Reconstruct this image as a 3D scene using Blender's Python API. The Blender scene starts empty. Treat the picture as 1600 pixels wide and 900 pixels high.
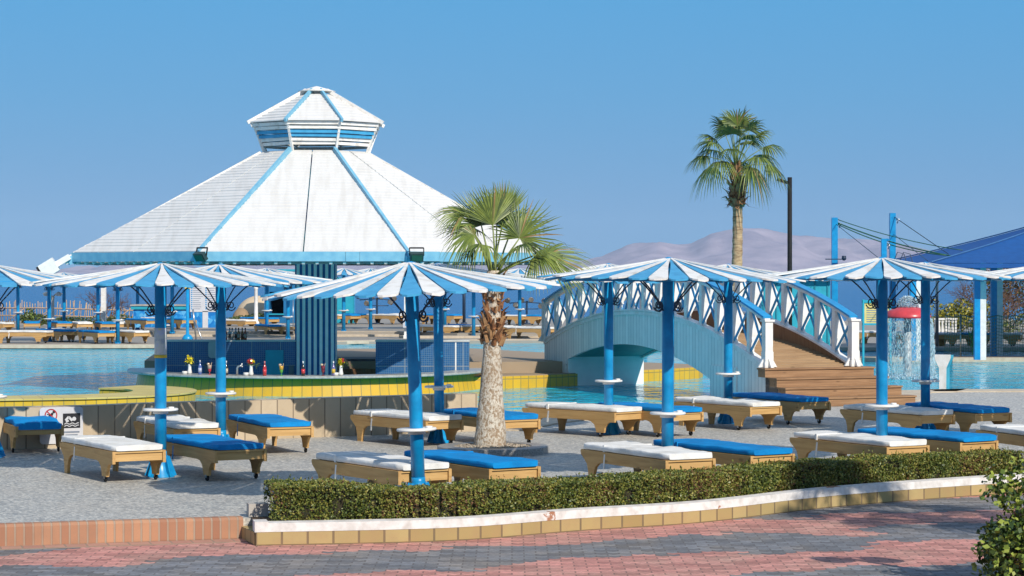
import bpy, math, random
import numpy as np
from mathutils import Vector, Matrix, Euler
random.seed(7); rng = np.random.default_rng(11)
PI = math.pi
SC = bpy.context.scene
COL = SC.collection
F, HZ, CX, CZ = 3600.0, 425.0, 800.0, 2.4      # focal length in photo pixels, horizon row, centre column, eye height

def at(x, D): return (x - CX) * D / F
def zz(y, D): return CZ - (y - HZ) * D / F
def gp(x, y, z=0.0):
    D = F * (CZ - z) / (y - HZ)
    return ((x - CX) * D / F, D)

# ------------------------------------------------------------------ materials
def srgb(r, g, b):
    f = lambda c: c / 12.92 if c <= .04045 else ((c + .055) / 1.055) ** 2.4
    return (f(r / 255), f(g / 255), f(b / 255), 1)
def c4(c): return (c[0], c[1], c[2], 1.0)
class NT:
    def __init__(s, name):
        s.m = bpy.data.materials.new(name); s.m.use_nodes = True
        s.t = s.m.node_tree; s.t.nodes.clear()
        s.out = s.n('ShaderNodeOutputMaterial'); s.b = s.n('ShaderNodeBsdfPrincipled')
        s.l(s.b.outputs[0], s.out.inputs['Surface'])
    def n(s, typ, **kw):
        nd = s.t.nodes.new(typ)
        for k, v in kw.items(): setattr(nd, k, v)
        return nd
    def l(s, a, b): s.t.links.new(a, b)
    def val(s, sock, v):
        if hasattr(v, 'links'): s.l(v, sock)
        else: sock.default_value = v
    def math(s, op, a, b=0.0):
        nd = s.n('ShaderNodeMath', operation=op); s.val(nd.inputs[0], a); s.val(nd.inputs[1], b); return nd.outputs[0]
    def mix(s, fac, a, b):
        nd = s.n('ShaderNodeMix', data_type='RGBA'); s.val(nd.inputs[0], fac); s.val(nd.inputs[6], a); s.val(nd.inputs[7], b); return nd.outputs[2]
    def coord(s, scale=(1, 1, 1), rand=True, kind='Object'):
        tc = s.n('ShaderNodeTexCoord'); mp = s.n('ShaderNodeMapping'); mp.inputs['Scale'].default_value = scale
        s.l(tc.outputs[kind], mp.inputs['Vector'])
        if rand:
            oi = s.n('ShaderNodeObjectInfo'); s.l(s.math('MULTIPLY', oi.outputs['Random'], 37.0), mp.inputs['Location'])
        return mp.outputs[0]
    def noise(s, vec, scale=5, detail=4, rough=.55, dist=0):
        nd = s.n('ShaderNodeTexNoise'); nd.inputs['Scale'].default_value = scale; nd.inputs['Detail'].default_value = detail
        nd.inputs['Roughness'].default_value = rough; nd.inputs['Distortion'].default_value = dist
        s.l(vec, nd.inputs['Vector']); return nd.outputs['Fac']
    def ramp(s, fac, stops, interp='LINEAR'):
        nd = s.n('ShaderNodeValToRGB'); cr = nd.color_ramp; cr.interpolation = interp
        while len(cr.elements) < len(stops): cr.elements.new(.5)
        for e, (p, c) in zip(cr.elements, stops): e.position = p; e.color = c if len(c) == 4 else c4(c)
        s.l(fac, nd.inputs[0]); return nd.outputs[0]
    def bump(s, h, strength=.3, dist=.01):
        nd = s.n('ShaderNodeBump'); nd.inputs['Strength'].default_value = strength; nd.inputs['Distance'].default_value = dist
        s.l(h, nd.inputs['Height']); s.l(nd.outputs[0], s.b.inputs['Normal']); return nd
    def fin(s, color=None, rough=None, spec=None):
        if color is not None: s.val(s.b.inputs['Base Color'], color)
        if rough is not None: s.val(s.b.inputs['Roughness'], rough)
        if spec is not None: s.b.inputs['Specular IOR Level'].default_value = spec
        return s.m

def pm(name, c1, c2=None, scale=6, rough=.5, bump=.0, bscale=None, spec=.4, stretch=(1, 1, 1), lo=.35, hi=.65, bdist=.01, metallic=0):
    t = NT(name); v = t.coord(stretch)
    c2 = c2 or tuple(x * .8 for x in c1[:3])
    n = t.noise(v, scale)
    col = t.ramp(n, [(lo, c4(c2)), (hi, c4(c1))])
    if bump: t.bump(t.noise(v, bscale or scale * 3), bump, bdist)
    t.b.inputs['Metallic'].default_value = metallic
    return t.fin(col, rough, spec)

def wood(name, light, dark, axis=1, scale=1.0, rough=.6):
    t = NT(name); st = [22, 22, 22]; st[axis] = 1.4
    v = t.coord(tuple(q * scale for q in st))
    g = t.noise(v, 1.0, 6, .6, .8); big = t.noise(t.coord((2, 2, 2)), 1.6, 2)
    c = t.ramp(g, [(.3, c4(dark)), (.62, c4(light))])
    vo = t.n('ShaderNodeTexVoronoi'); st2 = [7, 7, 7]; st2[axis] = 2.4; t.l(t.coord(tuple(st2)), vo.inputs['Vector']); vo.inputs['Scale'].default_value = 1
    knot = t.ramp(vo.outputs['Distance'], [(.06, (1, 1, 1, 1)), (.15, (0, 0, 0, 1))])
    c = t.mix(t.math('MULTIPLY', knot, .7), c, c4(tuple(x * .35 for x in dark)))
    c = t.mix(t.math('MULTIPLY', big, .45), c, c4(tuple(x * .62 for x in light)))
    t.bump(g, .25, .004)
    return t.fin(c, rough, .3)

def tiles(name, c1, c2, mortar, bw, bh, msize=.012, offset=0.0, rough=.35, uv=True, spec=.5, bump=.4, grime=.35, grimecol=(.2, .17, .12)):
    t = NT(name)
    v = t.coord((1, 1, 1), rand=False, kind='UV' if uv else 'Object')
    b = t.n('ShaderNodeTexBrick'); b.offset = offset; t.l(v, b.inputs['Vector'])
    b.inputs['Color1'].default_value = c4(c1); b.inputs['Color2'].default_value = c4(c2); b.inputs['Mortar'].default_value = c4(mortar)
    b.inputs['Scale'].default_value = 1; b.inputs['Mortar Size'].default_value = msize; b.inputs['Brick Width'].default_value = bw; b.inputs['Row Height'].default_value = bh
    b.inputs['Mortar Smooth'].default_value = .2
    o = t.coord((1, 1, 1), rand=False)
    n = t.noise(o, 3.5, 5, .65)
    c = t.mix(t.math('MULTIPLY', t.ramp(n, [(.45, (0, 0, 0, 1)), (.75, (1, 1, 1, 1))]), grime), b.outputs['Color'], c4(grimecol))
    if bump: t.bump(t.math('SUBTRACT', 1.0, b.outputs['Fac']), bump, .006)
    return t.fin(c, rough, spec)

WHITE = pm('white_paint', (.80, .79, .77), (.68, .66, .62), 7, .45, .15, 40)
WHITE_CLOTH = pm('white_cloth', (.77, .76, .735), (.60, .58, .54), 4, .8, .55, 6, .15, bdist=.03, stretch=(1, .7, 1), lo=.28, hi=.55)
BLUE_CLOTH = pm('blue_cloth', (.003, .245, .60), (.004, .17, .45), 4, .75, .55, 6, .2, bdist=.03, stretch=(1, .7, 1), lo=.3, hi=.6)
def _pole():
    t = NT('pole_blue_paint'); v = t.coord((1, 1, 1)); n = t.noise(v, 7, 5, .6); ch = t.noise(t.coord((1, 1, .6)), 26, 5, .7); st_ = t.noise(t.coord((9, 9, .8)), 1.5, 4)
    c = t.ramp(n, [(.35, (.004, .215, .48)), (.65, (.006, .30, .61))])
    c = t.mix(t.math('MULTIPLY', t.ramp(st_, [(.52, (0, 0, 0, 1)), (.72, (1, 1, 1, 1))]), .35), c, (.05, .27, .48, 1))
    c = t.mix(t.ramp(ch, [(.70, (0, 0, 0, 1)), (.72, (1, 1, 1, 1))]), c, (.30, .34, .36, 1))
    t.bump(t.noise(v, 34, 4), .15, .004); return t.fin(c, .33, .45)
POLE_BLUE = _pole()
PLANK_BLUE = pm('plank_blue_paint', (.055, .33, .57), (.035, .25, .46), 7, .45, .12, 40, lo=.3, hi=.56)
LIGHT_BLUE = pm('light_blue_paint', (.20, .46, .60), (.14, .38, .54), 6, .5, .1, 40)
PLANK_WHITE = pm('plank_white_paint', (.76, .74, .70), (.58, .54, .48), 7, .5, .15, 40, lo=.30, hi=.52)
ROOF_WHITE = pm('roof_white_boards', (.66, .65, .63), (.60, .585, .56), 1.0, .6, .1, 30, .2, stretch=(7, .9, .9), lo=.34, hi=.54)
IRON = pm('dark_blue_iron', (.012, .04, .09), (.02, .03, .05), 20, .45)
BLACK = pm('black_rubber', (.012, .012, .014), (.02, .02, .02), 20, .7, spec=.2)
STEEL = pm('brushed_steel', (.5, .5, .5), (.4, .4, .4), 10, .3, metallic=.8)
PINE = wood('pine_boards', (.62, .38, .15), (.44, .24, .08))
PINE_X = wood('pine_cross_boards', (.64, .40, .16), (.46, .26, .09), axis=0)
TEAK = wood('brown_deck_boards', (.44, .29, .16), (.27, .16, .08), axis=0)
TEAK_Z = wood('brown_upright_boards', (.34, .17, .075), (.20, .09, .04), axis=2)
GREEN_POST = pm('dark_green_paint', (.03, .12, .07), None, 8, .5)
TURQ = pm('turquoise_paint', (.02, .36, .47), (.018, .30, .40), 5, .5)
SAILBLUE = pm('blue_shade_cloth', (.006, .085, .30), (.005, .07, .25), 6, .75, .2, 20)
CONC = pm('pale_concrete', (.44, .41, .37), (.34, .31, .28), 5, .8, .3, 50)
SAND = pm('sandstone', (.52, .40, .26), (.40, .30, .19), 5, .85, .4, 30)
LEAFS = [pm('leaf_green_a', (.07, .105, .02), (.05, .075, .015), 12, .5), pm('leaf_green_b', (.17, .19, .035), (.12, .14, .025), 12, .45), pm('leaf_green_c', (.30, .28, .06), (.21, .18, .04), 12, .5), pm('leaf_brown', (.16, .075, .03), (.10, .05, .02), 12, .7)]
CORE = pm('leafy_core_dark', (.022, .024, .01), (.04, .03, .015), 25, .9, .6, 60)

# ------------------------------------------------------------------ mesh builder
class MB:
    def __init__(s): s.v = []; s.f = []; s.m = []; s.uv = []; s.smooth = []
    def add(s, verts, faces, mi=0, uvs=None, smooth=False):
        o = len(s.v); s.v += [tuple(p) for p in verts]
        for i, f in enumerate(faces):
            s.f.append(tuple(o + k for k in f)); s.m.append(mi); s.smooth.append(smooth)
            s.uv.append(uvs[i] if uvs else None)
    def box(s, c, size, mi=0, M=None, taper=1.0):
        hx, hy, hz = size[0] / 2, size[1] / 2, size[2] / 2
        vs = []
        for z in (-1, 1):
            k = taper if z > 0 else 1
            for x, y in ((-1, -1), (1, -1), (1, 1), (-1, 1)): vs.append(Vector((x * hx * k, y * hy * k, z * hz)))
        if M is not None: vs = [M @ p for p in vs]
        vs = [p + Vector(c) for p in vs]
        s.add(vs, [(0, 3, 2, 1), (4, 5, 6, 7), (0, 1, 5, 4), (1, 2, 6, 5), (2, 3, 7, 6), (3, 0, 4, 7)], mi)
    def b2(s, lo, hi, mi=0): s.box([(a + b) / 2 for a, b in zip(lo, hi)], [b - a for a, b in zip(lo, hi)], mi)
    def bar(s, p, q, w, h, mi=0, up=(0, 0, 1)):
        p, q = Vector(p), Vector(q); d = q - p; L = d.length; d.normalize()
        u = Vector(up); r = d.cross(u)
        if r.length < 1e-4: u = Vector((0, 1, 0)); r = d.cross(u)
        r.normalize(); u = r.cross(d)
        vs = [e + r * (sx * w / 2) + u * (sz * h / 2) for e in (p, q) for sx, sz in ((-1, -1), (1, -1), (1, 1), (-1, 1))]
        s.add(vs, [(0, 1, 2, 3), (7, 6, 5, 4), (0, 4, 5, 1), (1, 5, 6, 2), (2, 6, 7, 3), (3, 7, 4, 0)], mi)
    def prism(s, poly, fn, a, b, mi=0, mi_side=None):
        """poly of 2-D points; fn(u, v, w) -> 3-D; extruded from w=a to w=b"""
        n = len(poly)
        vs = [fn(u, v, a) for u, v in poly] + [fn(u, v, b) for u, v in poly]
        s.add(vs, [tuple(range(n - 1, -1, -1)), tuple(range(n, 2 * n))], mi)
        o = len(s.v) - 2 * n
        for i in range(n):
            j = (i + 1) % n
            s.f.append((o + i, o + j, o + n + j, o + n + i)); s.m.append(mi if mi_side is None else mi_side); s.uv.append(None); s.smooth.append(False)
    def tube(s, pts, r, n=8, mi=0, caps=True, smooth=True):
        pts = [Vector(p) for p in pts]; rs = r if isinstance(r, (list, tuple)) else [r] * len(pts)
        vs = []; prev = None
        for i, p in enumerate(pts):
            d = (pts[min(i + 1, len(pts) - 1)] - pts[max(i - 1, 0)]).normalized()
            if prev is None:
                a = Vector((0, 0, 1)) if abs(d.z) < .9 else Vector((1, 0, 0)); x = d.cross(a).normalized()
            else:
                x = (prev - d * prev.dot(d)); x = x.normalized() if x.length > 1e-5 else d.orthogonal().normalized()
            prev = x; y = d.cross(x)
            for k in range(n):
                t = 2 * PI * k / n; vs.append(p + (x * math.cos(t) + y * math.sin(t)) * rs[i])
        fs = []
        for i in range(len(pts) - 1):
            for k in range(n):
                k2 = (k + 1) % n; fs.append((i * n + k, i * n + k2, (i + 1) * n + k2, (i + 1) * n + k))
        s.add(vs, fs, mi, smooth=smooth)
        if caps:
            o = len(s.v) - len(vs)
            for idx in (tuple(o + k for k in range(n - 1, -1, -1)), tuple(o + (len(pts) - 1) * n + k for k in range(n))):
                s.f.append(idx); s.m.append(mi); s.uv.append(None); s.smooth.append(False)
    def lathe(s, prof, n=16, c=(0, 0, 0), mi=0, smooth=True, caps=True):
        vs = []
        for r, z in prof:
            for k in range(n):
                t = 2 * PI * k / n; vs.append((c[0] + r * math.cos(t), c[1] + r * math.sin(t), c[2] + z))
        fs = [(i * n + k, i * n + (k + 1) % n, (i + 1) * n + (k + 1) % n, (i + 1) * n + k) for i in range(len(prof) - 1) for k in range(n)]
        s.add(vs, fs, mi, smooth=smooth)
        if caps:
            o = len(s.v) - len(vs)
            for idx in (tuple(o + k for k in range(n - 1, -1, -1)), tuple(o + (len(prof) - 1) * n + k for k in range(n))):
                s.f.append(idx); s.m.append(mi); s.uv.append(None); s.smooth.append(False)
    def strip(s, path, prof, mi=0, closed=False, caps=True, smooth=False, mis=None):
        """sweep profile [(offset to the left of the path, z), ...] (closed polygon) along a 2-D path; uv = (arc length, profile length)"""
        P = [Vector((p[0], p[1])) for p in path]; n = len(P); m = len(prof); vs = []; arc = [0]
        for i in range(1, n): arc.append(arc[-1] + (P[i] - P[i - 1]).length)
        for i in range(n):
            if closed: d = (P[(i + 1) % n] - P[i - 1])
            else: d = P[min(i + 1, n - 1)] - P[max(i - 1, 0)]
            d.normalize(); nn = Vector((-d.y, d.x))
            for o, z in prof: q = P[i] + nn * o; vs.append((q.x, q.y, z))
        pl = [0]
        for j in range(m): a = prof[j]; b = prof[(j + 1) % m]; pl.append(pl[-1] + math.hypot(a[0] - b[0], a[1] - b[1]))
        o = len(s.v); s.v += vs
        for i in range(n if closed else n - 1):
            i2 = (i + 1) % n; a1 = arc[i]; a2 = arc[i2] if i2 else arc[-1] + (P[0] - P[-1]).length
            for j in range(m):
                j2 = (j + 1) % m
                s.f.append((o + i * m + j, o + i2 * m + j, o + i2 * m + j2, o + i * m + j2)); s.m.append(mis[j] if mis else mi); s.smooth.append(smooth)
                s.uv.append([(a1, pl[j]), (a2, pl[j]), (a2, pl[j + 1]), (a1, pl[j + 1])])
        if caps and not closed:
            for base, rev in ((0, True), ((n - 1) * m, False)):
                idx = [o + base + j for j in range(m)]
                if not rev: idx = idx[::-1]
                s.f.append(tuple(idx)); s.m.append(mi); s.uv.append(None); s.smooth.append(False)
    def quads(s, V, mis, smooth=False):
        """V: (n,4,3) array"""
        o = len(s.v); s.v += [tuple(p) for p in V.reshape(-1, 3)]
        for i in range(len(V)):
            s.f.append((o + 4 * i, o + 4 * i + 1, o + 4 * i + 2, o + 4 * i + 3)); s.m.append(int(mis[i])); s.uv.append(None); s.smooth.append(smooth)
    def build(s, name, mats, parent=None, loc=None):
        me = bpy.data.meshes.new(name); me.from_pydata(s.v, [], s.f)
        for m in (mats if isinstance(mats, (list, tuple)) else [mats]): me.materials.append(m)
        me.polygons.foreach_set('material_index', s.m); me.polygons.foreach_set('use_smooth', s.smooth)
        if any(u is not None for u in s.uv):
            ul = me.uv_layers.new(name='UVMap'); k = 0
            for f, u in zip(s.f, s.uv):
                for q in range(len(f)):
                    ul.data[k].uv = u[q] if u else (s.v[f[q]][0], s.v[f[q]][1] if abs(s.v[f[0]][2] - s.v[f[1]][2]) < 1e-4 and abs(s.v[f[0]][2] - s.v[f[2]][2]) < 1e-4 else s.v[f[q]][2]); k += 1
        me.validate(); me.update()
        o = bpy.data.objects.new(name, me); COL.objects.link(o)
        if parent is not None: o.parent = parent
        if loc is not None: o.location = loc
        return o

def tag(o, label=None, cat=None, group=None, kind=None):
    if label: o['label'] = label
    if cat: o['category'] = cat
    if group: o['group'] = group
    if kind: o['kind'] = kind
    return o
def thing(name, label, cat, loc=(0, 0, 0), rz=0.0, group=None):
    o = bpy.data.objects.new(name, None); COL.objects.link(o); o.empty_display_size = .2
    o.location = loc; o.rotation_euler = (0, 0, rz)
    return tag(o, label, cat, group)
def struct(name, mb, mats): return tag(mb.build(name, mats), kind='structure')
def dup(root, loc, rz, label, group=None):
    r = root.copy(); COL.objects.link(r); r.location = loc; r.rotation_euler = (0, 0, rz); r['label'] = label
    if group: r['group'] = group
    for ch in list(root.children):
        c = ch.copy(); COL.objects.link(c); c.parent = r
        for g in ch.children:
            d = g.copy(); COL.objects.link(d); d.parent = c
    return r
def single(name, label, cat, mb, mats, group=None): return tag(mb.build(name, mats), label, cat, group)

def catmull(P, k=8):
    P = [Vector(p) for p in P]; out = []
    for i in range(len(P) - 1):
        p0 = P[max(i - 1, 0)]; p1 = P[i]; p2 = P[i + 1]; p3 = P[min(i + 2, len(P) - 1)]
        for j in range(k):
            t = j / k
            out.append(.5 * ((2 * p1) + (p2 - p0) * t + (2 * p0 - 5 * p1 + 4 * p2 - p3) * t * t + (3 * p1 - p0 - 3 * p2 + p3) * t ** 3))
    out.append(P[-1]); return out

def leaf_quads(C, size, up=.3, aspect=.55, rg=rng):
    """random leaf quads (pointed diamonds) centred on C (n,3)"""
    n = len(C); d = rg.normal(size=(n, 3)); d /= np.linalg.norm(d, axis=1)[:, None]
    w = rg.normal(size=(n, 3)); w[:, 2] += up; w = np.cross(d, w); w /= np.linalg.norm(w, axis=1)[:, None]
    s = (size * (.6 + .8 * rg.random(n)))[:, None]
    return np.stack([C - d * s * .5, C + w * s * aspect * .5 - d * s * .05, C + d * s * .5, C - w * s * aspect * .5 - d * s * .05], 1)
EXPOSURE = -0.08
SUN_TO = (.736, -1.226, 1.0)
SUN_E = 5.0
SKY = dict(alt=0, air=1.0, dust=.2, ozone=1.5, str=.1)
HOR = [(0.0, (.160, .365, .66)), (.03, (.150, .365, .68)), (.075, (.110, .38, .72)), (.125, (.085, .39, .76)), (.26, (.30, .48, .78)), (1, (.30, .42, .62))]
HAZE = 5e-5; HAZE_COL = (.50, .74, 1, 1)
PAVE_SEED = (3.1, 1.7, 0); PAVE_PH = 1.0
POOL_BUMP = .22; SEA_BUMP = .8; SEA_SPEC = .12
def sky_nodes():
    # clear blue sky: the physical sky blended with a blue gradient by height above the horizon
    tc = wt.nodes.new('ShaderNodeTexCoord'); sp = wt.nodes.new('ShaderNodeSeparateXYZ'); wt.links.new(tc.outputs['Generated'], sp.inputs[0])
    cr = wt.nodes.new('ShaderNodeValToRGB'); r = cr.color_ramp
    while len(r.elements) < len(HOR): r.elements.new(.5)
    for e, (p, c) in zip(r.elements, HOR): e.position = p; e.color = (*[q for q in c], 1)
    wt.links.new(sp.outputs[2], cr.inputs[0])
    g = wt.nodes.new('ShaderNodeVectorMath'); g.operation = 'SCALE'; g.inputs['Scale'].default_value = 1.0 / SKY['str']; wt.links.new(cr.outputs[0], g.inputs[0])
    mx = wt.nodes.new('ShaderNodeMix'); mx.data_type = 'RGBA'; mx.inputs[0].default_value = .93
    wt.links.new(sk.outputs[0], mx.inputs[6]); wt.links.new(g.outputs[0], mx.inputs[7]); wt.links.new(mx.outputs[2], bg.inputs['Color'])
from mathutils import noise as mnoise
# ------------------------------------------------------------------ camera, world, sun
cam = bpy.data.cameras.new('Camera'); co = bpy.data.objects.new('Camera', cam); COL.objects.link(co)
co.location = (0, 0, CZ); co.rotation_euler = (PI / 2, 0, 0)
cam.sensor_width = 36; cam.lens = 36 * F / 1600; cam.shift_y = (HZ - 450) / 1600; cam.clip_start = .5; cam.clip_end = 40000
SC.camera = co
SC.view_settings.view_transform = 'Standard'; SC.view_settings.look = 'None'; SC.view_settings.exposure = EXPOSURE; SC.view_settings.gamma = 1
SC.cycles.use_denoising = True; SC.cycles.max_bounces = 8; SC.cycles.volume_bounces = 0; SC.cycles.caustics_reflective = False; SC.cycles.caustics_refractive = False
SUNV = Vector(SUN_TO).normalized(); EL = math.asin(SUNV.z); AZ = math.atan2(SUNV.x, SUNV.y)
w = bpy.data.worlds.new('World'); SC.world = w; w.use_nodes = True
wt = w.node_tree; wt.nodes.clear()
wo = wt.nodes.new('ShaderNodeOutputWorld'); bg = wt.nodes.new('ShaderNodeBackground'); sk = wt.nodes.new('ShaderNodeTexSky')
sk.sky_type = 'NISHITA'; sk.sun_disc = False; sk.sun_elevation = EL; sk.sun_rotation = AZ
sk.altitude = SKY['alt']; sk.air_density = SKY['air']; sk.dust_density = SKY['dust']; sk.ozone_density = SKY['ozone']
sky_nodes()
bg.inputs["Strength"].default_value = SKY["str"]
wt.links.new(bg.outputs[0], wo.inputs['Surface'])
sun = bpy.data.lights.new('Sun', 'SUN'); sun.energy = SUN_E; sun.angle = math.radians(.5); sun.color = (1, .93, .82)
so = bpy.data.objects.new('Sun', sun); COL.objects.link(so); so.rotation_euler = SUNV.to_track_quat('Z', 'Y').to_euler(); so.location = (30, -30, 40)

# ------------------------------------------------------------------ ground, paving, terrace, pools, sea, hills
def sheet(name, poly, z, mat, thick=0.0):
    m = MB()
    if thick: m.prism(poly, lambda u, v, q: (u, v, q), z - thick, z)
    else: m.add([(x, y, z) for x, y in poly], [tuple(range(len(poly)))])
    return struct(name, m, mat)

KERB = catmull([(-2.43, 21.87), (-.62, 22.25), (.65, 23.1), (1.99, 23.9), (3.5, 25.4), (5.4, 26.75), (8, 28.3), (13, 30.6), (22, 34)], 8)
def offs(path, d):
    out = []
    for i, p in enumerate(path):
        t = (path[min(i + 1, len(path) - 1)] - path[max(i - 1, 0)]).normalized(); out.append(Vector((p.x - t.y * d, p.y + t.x * d)))
    return out

def paving_mat():
    t = NT('interlocking_pavers')
    tc = t.n('ShaderNodeTexCoord'); sp = t.n('ShaderNodeSeparateXYZ'); t.l(tc.outputs['Object'], sp.inputs[0])
    X, Y = sp.outputs[0], sp.outputs[1]
    bw, bh = .22, .11
    # wavy interlocking blocks: shift the rows by a small zigzag
    zig = t.math('MULTIPLY', t.math('PINGPONG', X, .055), .8)
    Yz = t.math('ADD', Y, zig)
    row = t.math('FLOOR', t.math('DIVIDE', Yz, bh)); odd = t.math('MULTIPLY', t.math('MODULO', t.math('ABSOLUTE', row), 2.0), .5)
    xs = t.math('ADD', t.math('DIVIDE', X, bw), odd); colm = t.math('FLOOR', xs)
    cx = t.math('MULTIPLY', t.math('SUBTRACT', colm, odd), bw); cy = t.math('MULTIPLY', row, bh)
    cv = t.n('ShaderNodeCombineXYZ'); t.l(cx, cv.inputs[0]); t.l(cy, cv.inputs[1])
    # broad laid pattern of pink and grey bands, jittered block by block
    v = t.math('ADD', t.math('MULTIPLY', cy, 1.0), t.math('MULTIPLY', cx, -.38))
    mp = t.n('ShaderNodeMapping'); mp.inputs['Scale'].default_value = (.75, .75, 1); mp.inputs['Location'].default_value = PAVE_SEED; t.l(cv.outputs[0], mp.inputs['Vector'])
    big = t.noise(mp.outputs[0], 1.0, 2, .5)
    wave = t.math('SINE', t.math('ADD', t.math('MULTIPLY', v, 2.25), PAVE_PH))
    val = t.math('ADD', t.math('MULTIPLY', wave, .62), t.math('MULTIPLY', t.math('SUBTRACT', big, .5), 2.6))
    wn = t.n('ShaderNodeTexWhiteNoise', noise_dimensions='3D'); t.l(cv.outputs[0], wn.inputs['Vector'])
    val = t.math('ADD', val, t.math('MULTIPLY', t.math('SUBTRACT', wn.outputs['Value'], .5), .12))
    pink = t.math('GREATER_THAN', val, .02)
    shade = t.math('ADD', t.math('MULTIPLY', wn.outputs['Value'], .55), .7)
    c = t.mix(pink, (.195, .20, .215, 1), (.56, .255, .215, 1))
    fx = t.math('ABSOLUTE', t.math('SUBTRACT', t.math('FRACT', xs), .5)); fy = t.math('ABSOLUTE', t.math('SUBTRACT', t.math('FRACT', t.math('DIVIDE', Yz, bh)), .5))
    joint = t.math('MAXIMUM', t.math('GREATER_THAN', fx, .468), t.math('GREATER_THAN', fy, .438))
    o = t.coord((1, 1, 1), rand=False)
    fine = t.noise(o, 22, 6, .8); dirt = t.noise(o, 1.7, 5, .65)
    c = t.mix(t.math('MULTIPLY', t.ramp(dirt, [(.42, (0, 0, 0, 1)), (.72, (1, 1, 1, 1))]), .5), c, (.36, .29, .22, 1))
    hv = t.n('ShaderNodeHueSaturation'); t.l(c, hv.inputs['Color']); t.l(t.math('MULTIPLY', shade, t.math('ADD', .35, t.math('MULTIPLY', fine, 1.3))), hv.inputs['Value'])
    c = t.mix(t.math('MULTIPLY', joint, .62), hv.outputs[0], (.10, .085, .075, 1))
    t.bump(t.math('ADD', t.math('MULTIPLY', t.math('SUBTRACT', 1.0, joint), .8), t.math('MULTIPLY', fine, .6)), 1.0, .018)
    return t.fin(c, .8, .2)
sheet('pavement', [(-110, -70), (110, -70), (110, 60), (9, 29.5), (0, 24), (-3, 23), (-110, 23)], -.2, paving_mat())

def mosaic_mat():
    t = NT('pebble_mosaic_terrace')
    o = t.coord((1, 1, 1), rand=False)
    vo = t.n('ShaderNodeTexVoronoi'); vo.inputs['Scale'].default_value = 36; t.l(o, vo.inputs['Vector'])
    vr = t.n('ShaderNodeSeparateColor'); t.l(vo.outputs['Color'], vr.inputs[0])
    base = t.ramp(vr.outputs[0], [(0, (.20, .20, .195)), (.3, (.34, .33, .305)), (.7, (.48, .46, .41)), (1, (.66, .62, .54))])
    n = t.noise(o, .7, 5, .6); n2 = t.noise(o, 5, 4, .6)
    c = t.mix(t.math('MULTIPLY', t.ramp(n, [(.4, (0, 0, 0, 1)), (.7, (1, 1, 1, 1))]), .3), base, (.46, .41, .35, 1))
    c = t.mix(t.math('MULTIPLY', t.ramp(n2, [(.5, (0, 0, 0, 1)), (.7, (1, 1, 1, 1))]), .25), c, (.17, .16, .15, 1))
    t.bump(t.math('ADD', vo.outputs['Distance'], t.math('MULTIPLY', n2, .6)), .3, .010)
    rgh = t.math('ADD', .42, t.math('MULTIPLY', n, .3))
    return t.fin(c, rgh, .45)
POOL_EDGE = [(60, 47.5), (14, 46.8), (8.5, 46.6), (7.4, 45.2), (6.9, 43.2), (4.2, 42.6), (3.4, 41.2), (1.5, 38.8), (.2, 37), (-.5, 34.95), (-2.57, 33.95), (-4.8, 32.6), (-6.9, 31.4), (-14, 29.9), (-60, 24.4)]
TERR = [(-60, 16), (-4.84, 21.8), (-2.68, 22.44), (-2.45, 22.52)] + [(p.x, p.y) for p in offs(KERB, .16)] + [(60, 44)] + POOL_EDGE
sheet('terrace_paving', TERR, 0.0, mosaic_mat(), .32)
COPING = pm('sandy_pool_coping', (.56, .47, .36), (.46, .38, .28), 6, .7, .25, 60)
cm = MB(); cm.strip([Vector(p) for p in catmull(POOL_EDGE[:10], 4)], [(-.08, -.08), (.75, -.08), (.75, .022), (-.08, .022)]); struct('pool_coping', cm, COPING)

def water_mat(name, deep, light, rough, bs, dist, scale=(1, 1, 1), spec=.5):
    t = NT(name)
    o = t.coord(scale, rand=False)
    a = t.noise(o, bs, 3, .6, .6); b = t.noise(o, bs * 3.1, 2, .5, .3)
    h = t.math('ADD', a, t.math('MULTIPLY', b, .35))
    big = t.noise(t.coord((1, 1, 1), rand=False), .12, 3)
    vo = t.n('ShaderNodeTexVoronoi', feature='SMOOTH_F1'); vo.inputs['Scale'].default_value = 2.3; t.l(o, vo.inputs['Vector'])
    c = t.mix(t.math('MULTIPLY', t.ramp(vo.outputs['Distance'], [(.2, (0, 0, 0, 1)), (.75, (1, 1, 1, 1))]), .75), c4(deep), c4(light))  # paler caustic-like cells painted into the water colour
    t.bump(h, 1.0, dist)
    t.b.inputs['IOR'].default_value = 1.33
    return t.fin(c, rough, spec)
POOLW = water_mat('pool_water_ripples', (.003, .36, .54), (.015, .54, .70), .06, 1.6, POOL_BUMP, (1, .55, 1), .2)
sheet('pool_water', [(-60, 24.6), (-7, 31.4), (-.6, 35), (0, 36), (4, 42), (8, 45.3), (60, 46.5), (60, 64.6), (60, 84), (-60, 84)], -.1, POOLW)
DECKM = tiles('far_deck_slabs', (.47, .44, .40), (.42, .385, .345), (.30, .27, .23), .6, .6, .012, .5, .6, True, .3, .2, .5, (.36, .30, .23))
FAR_EDGE = [(-60, 74.6), (-14, 75), (-9, 76.6), (-5.4, 79.6), (2, 81), (5, 78.5), (6.3, 74), (8, 72.6), (60, 72.6)]
sheet('far_deck', FAR_EDGE + [(95, 113), (-95, 113)], 0.0, DECKM, .4)
cm = MB(); cm.strip([Vector(p) for p in catmull(FAR_EDGE, 4)], [(.7, -.08), (-.06, -.08), (-.06, .03), (.7, .03)]); struct('far_pool_coping', cm, COPING)
sheet('dividing_deck', [(6.6, 64.2), (60, 64.2), (60, 65.6), (12, 65.3), (6.6, 66)], .01, COPING, .4)
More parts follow.
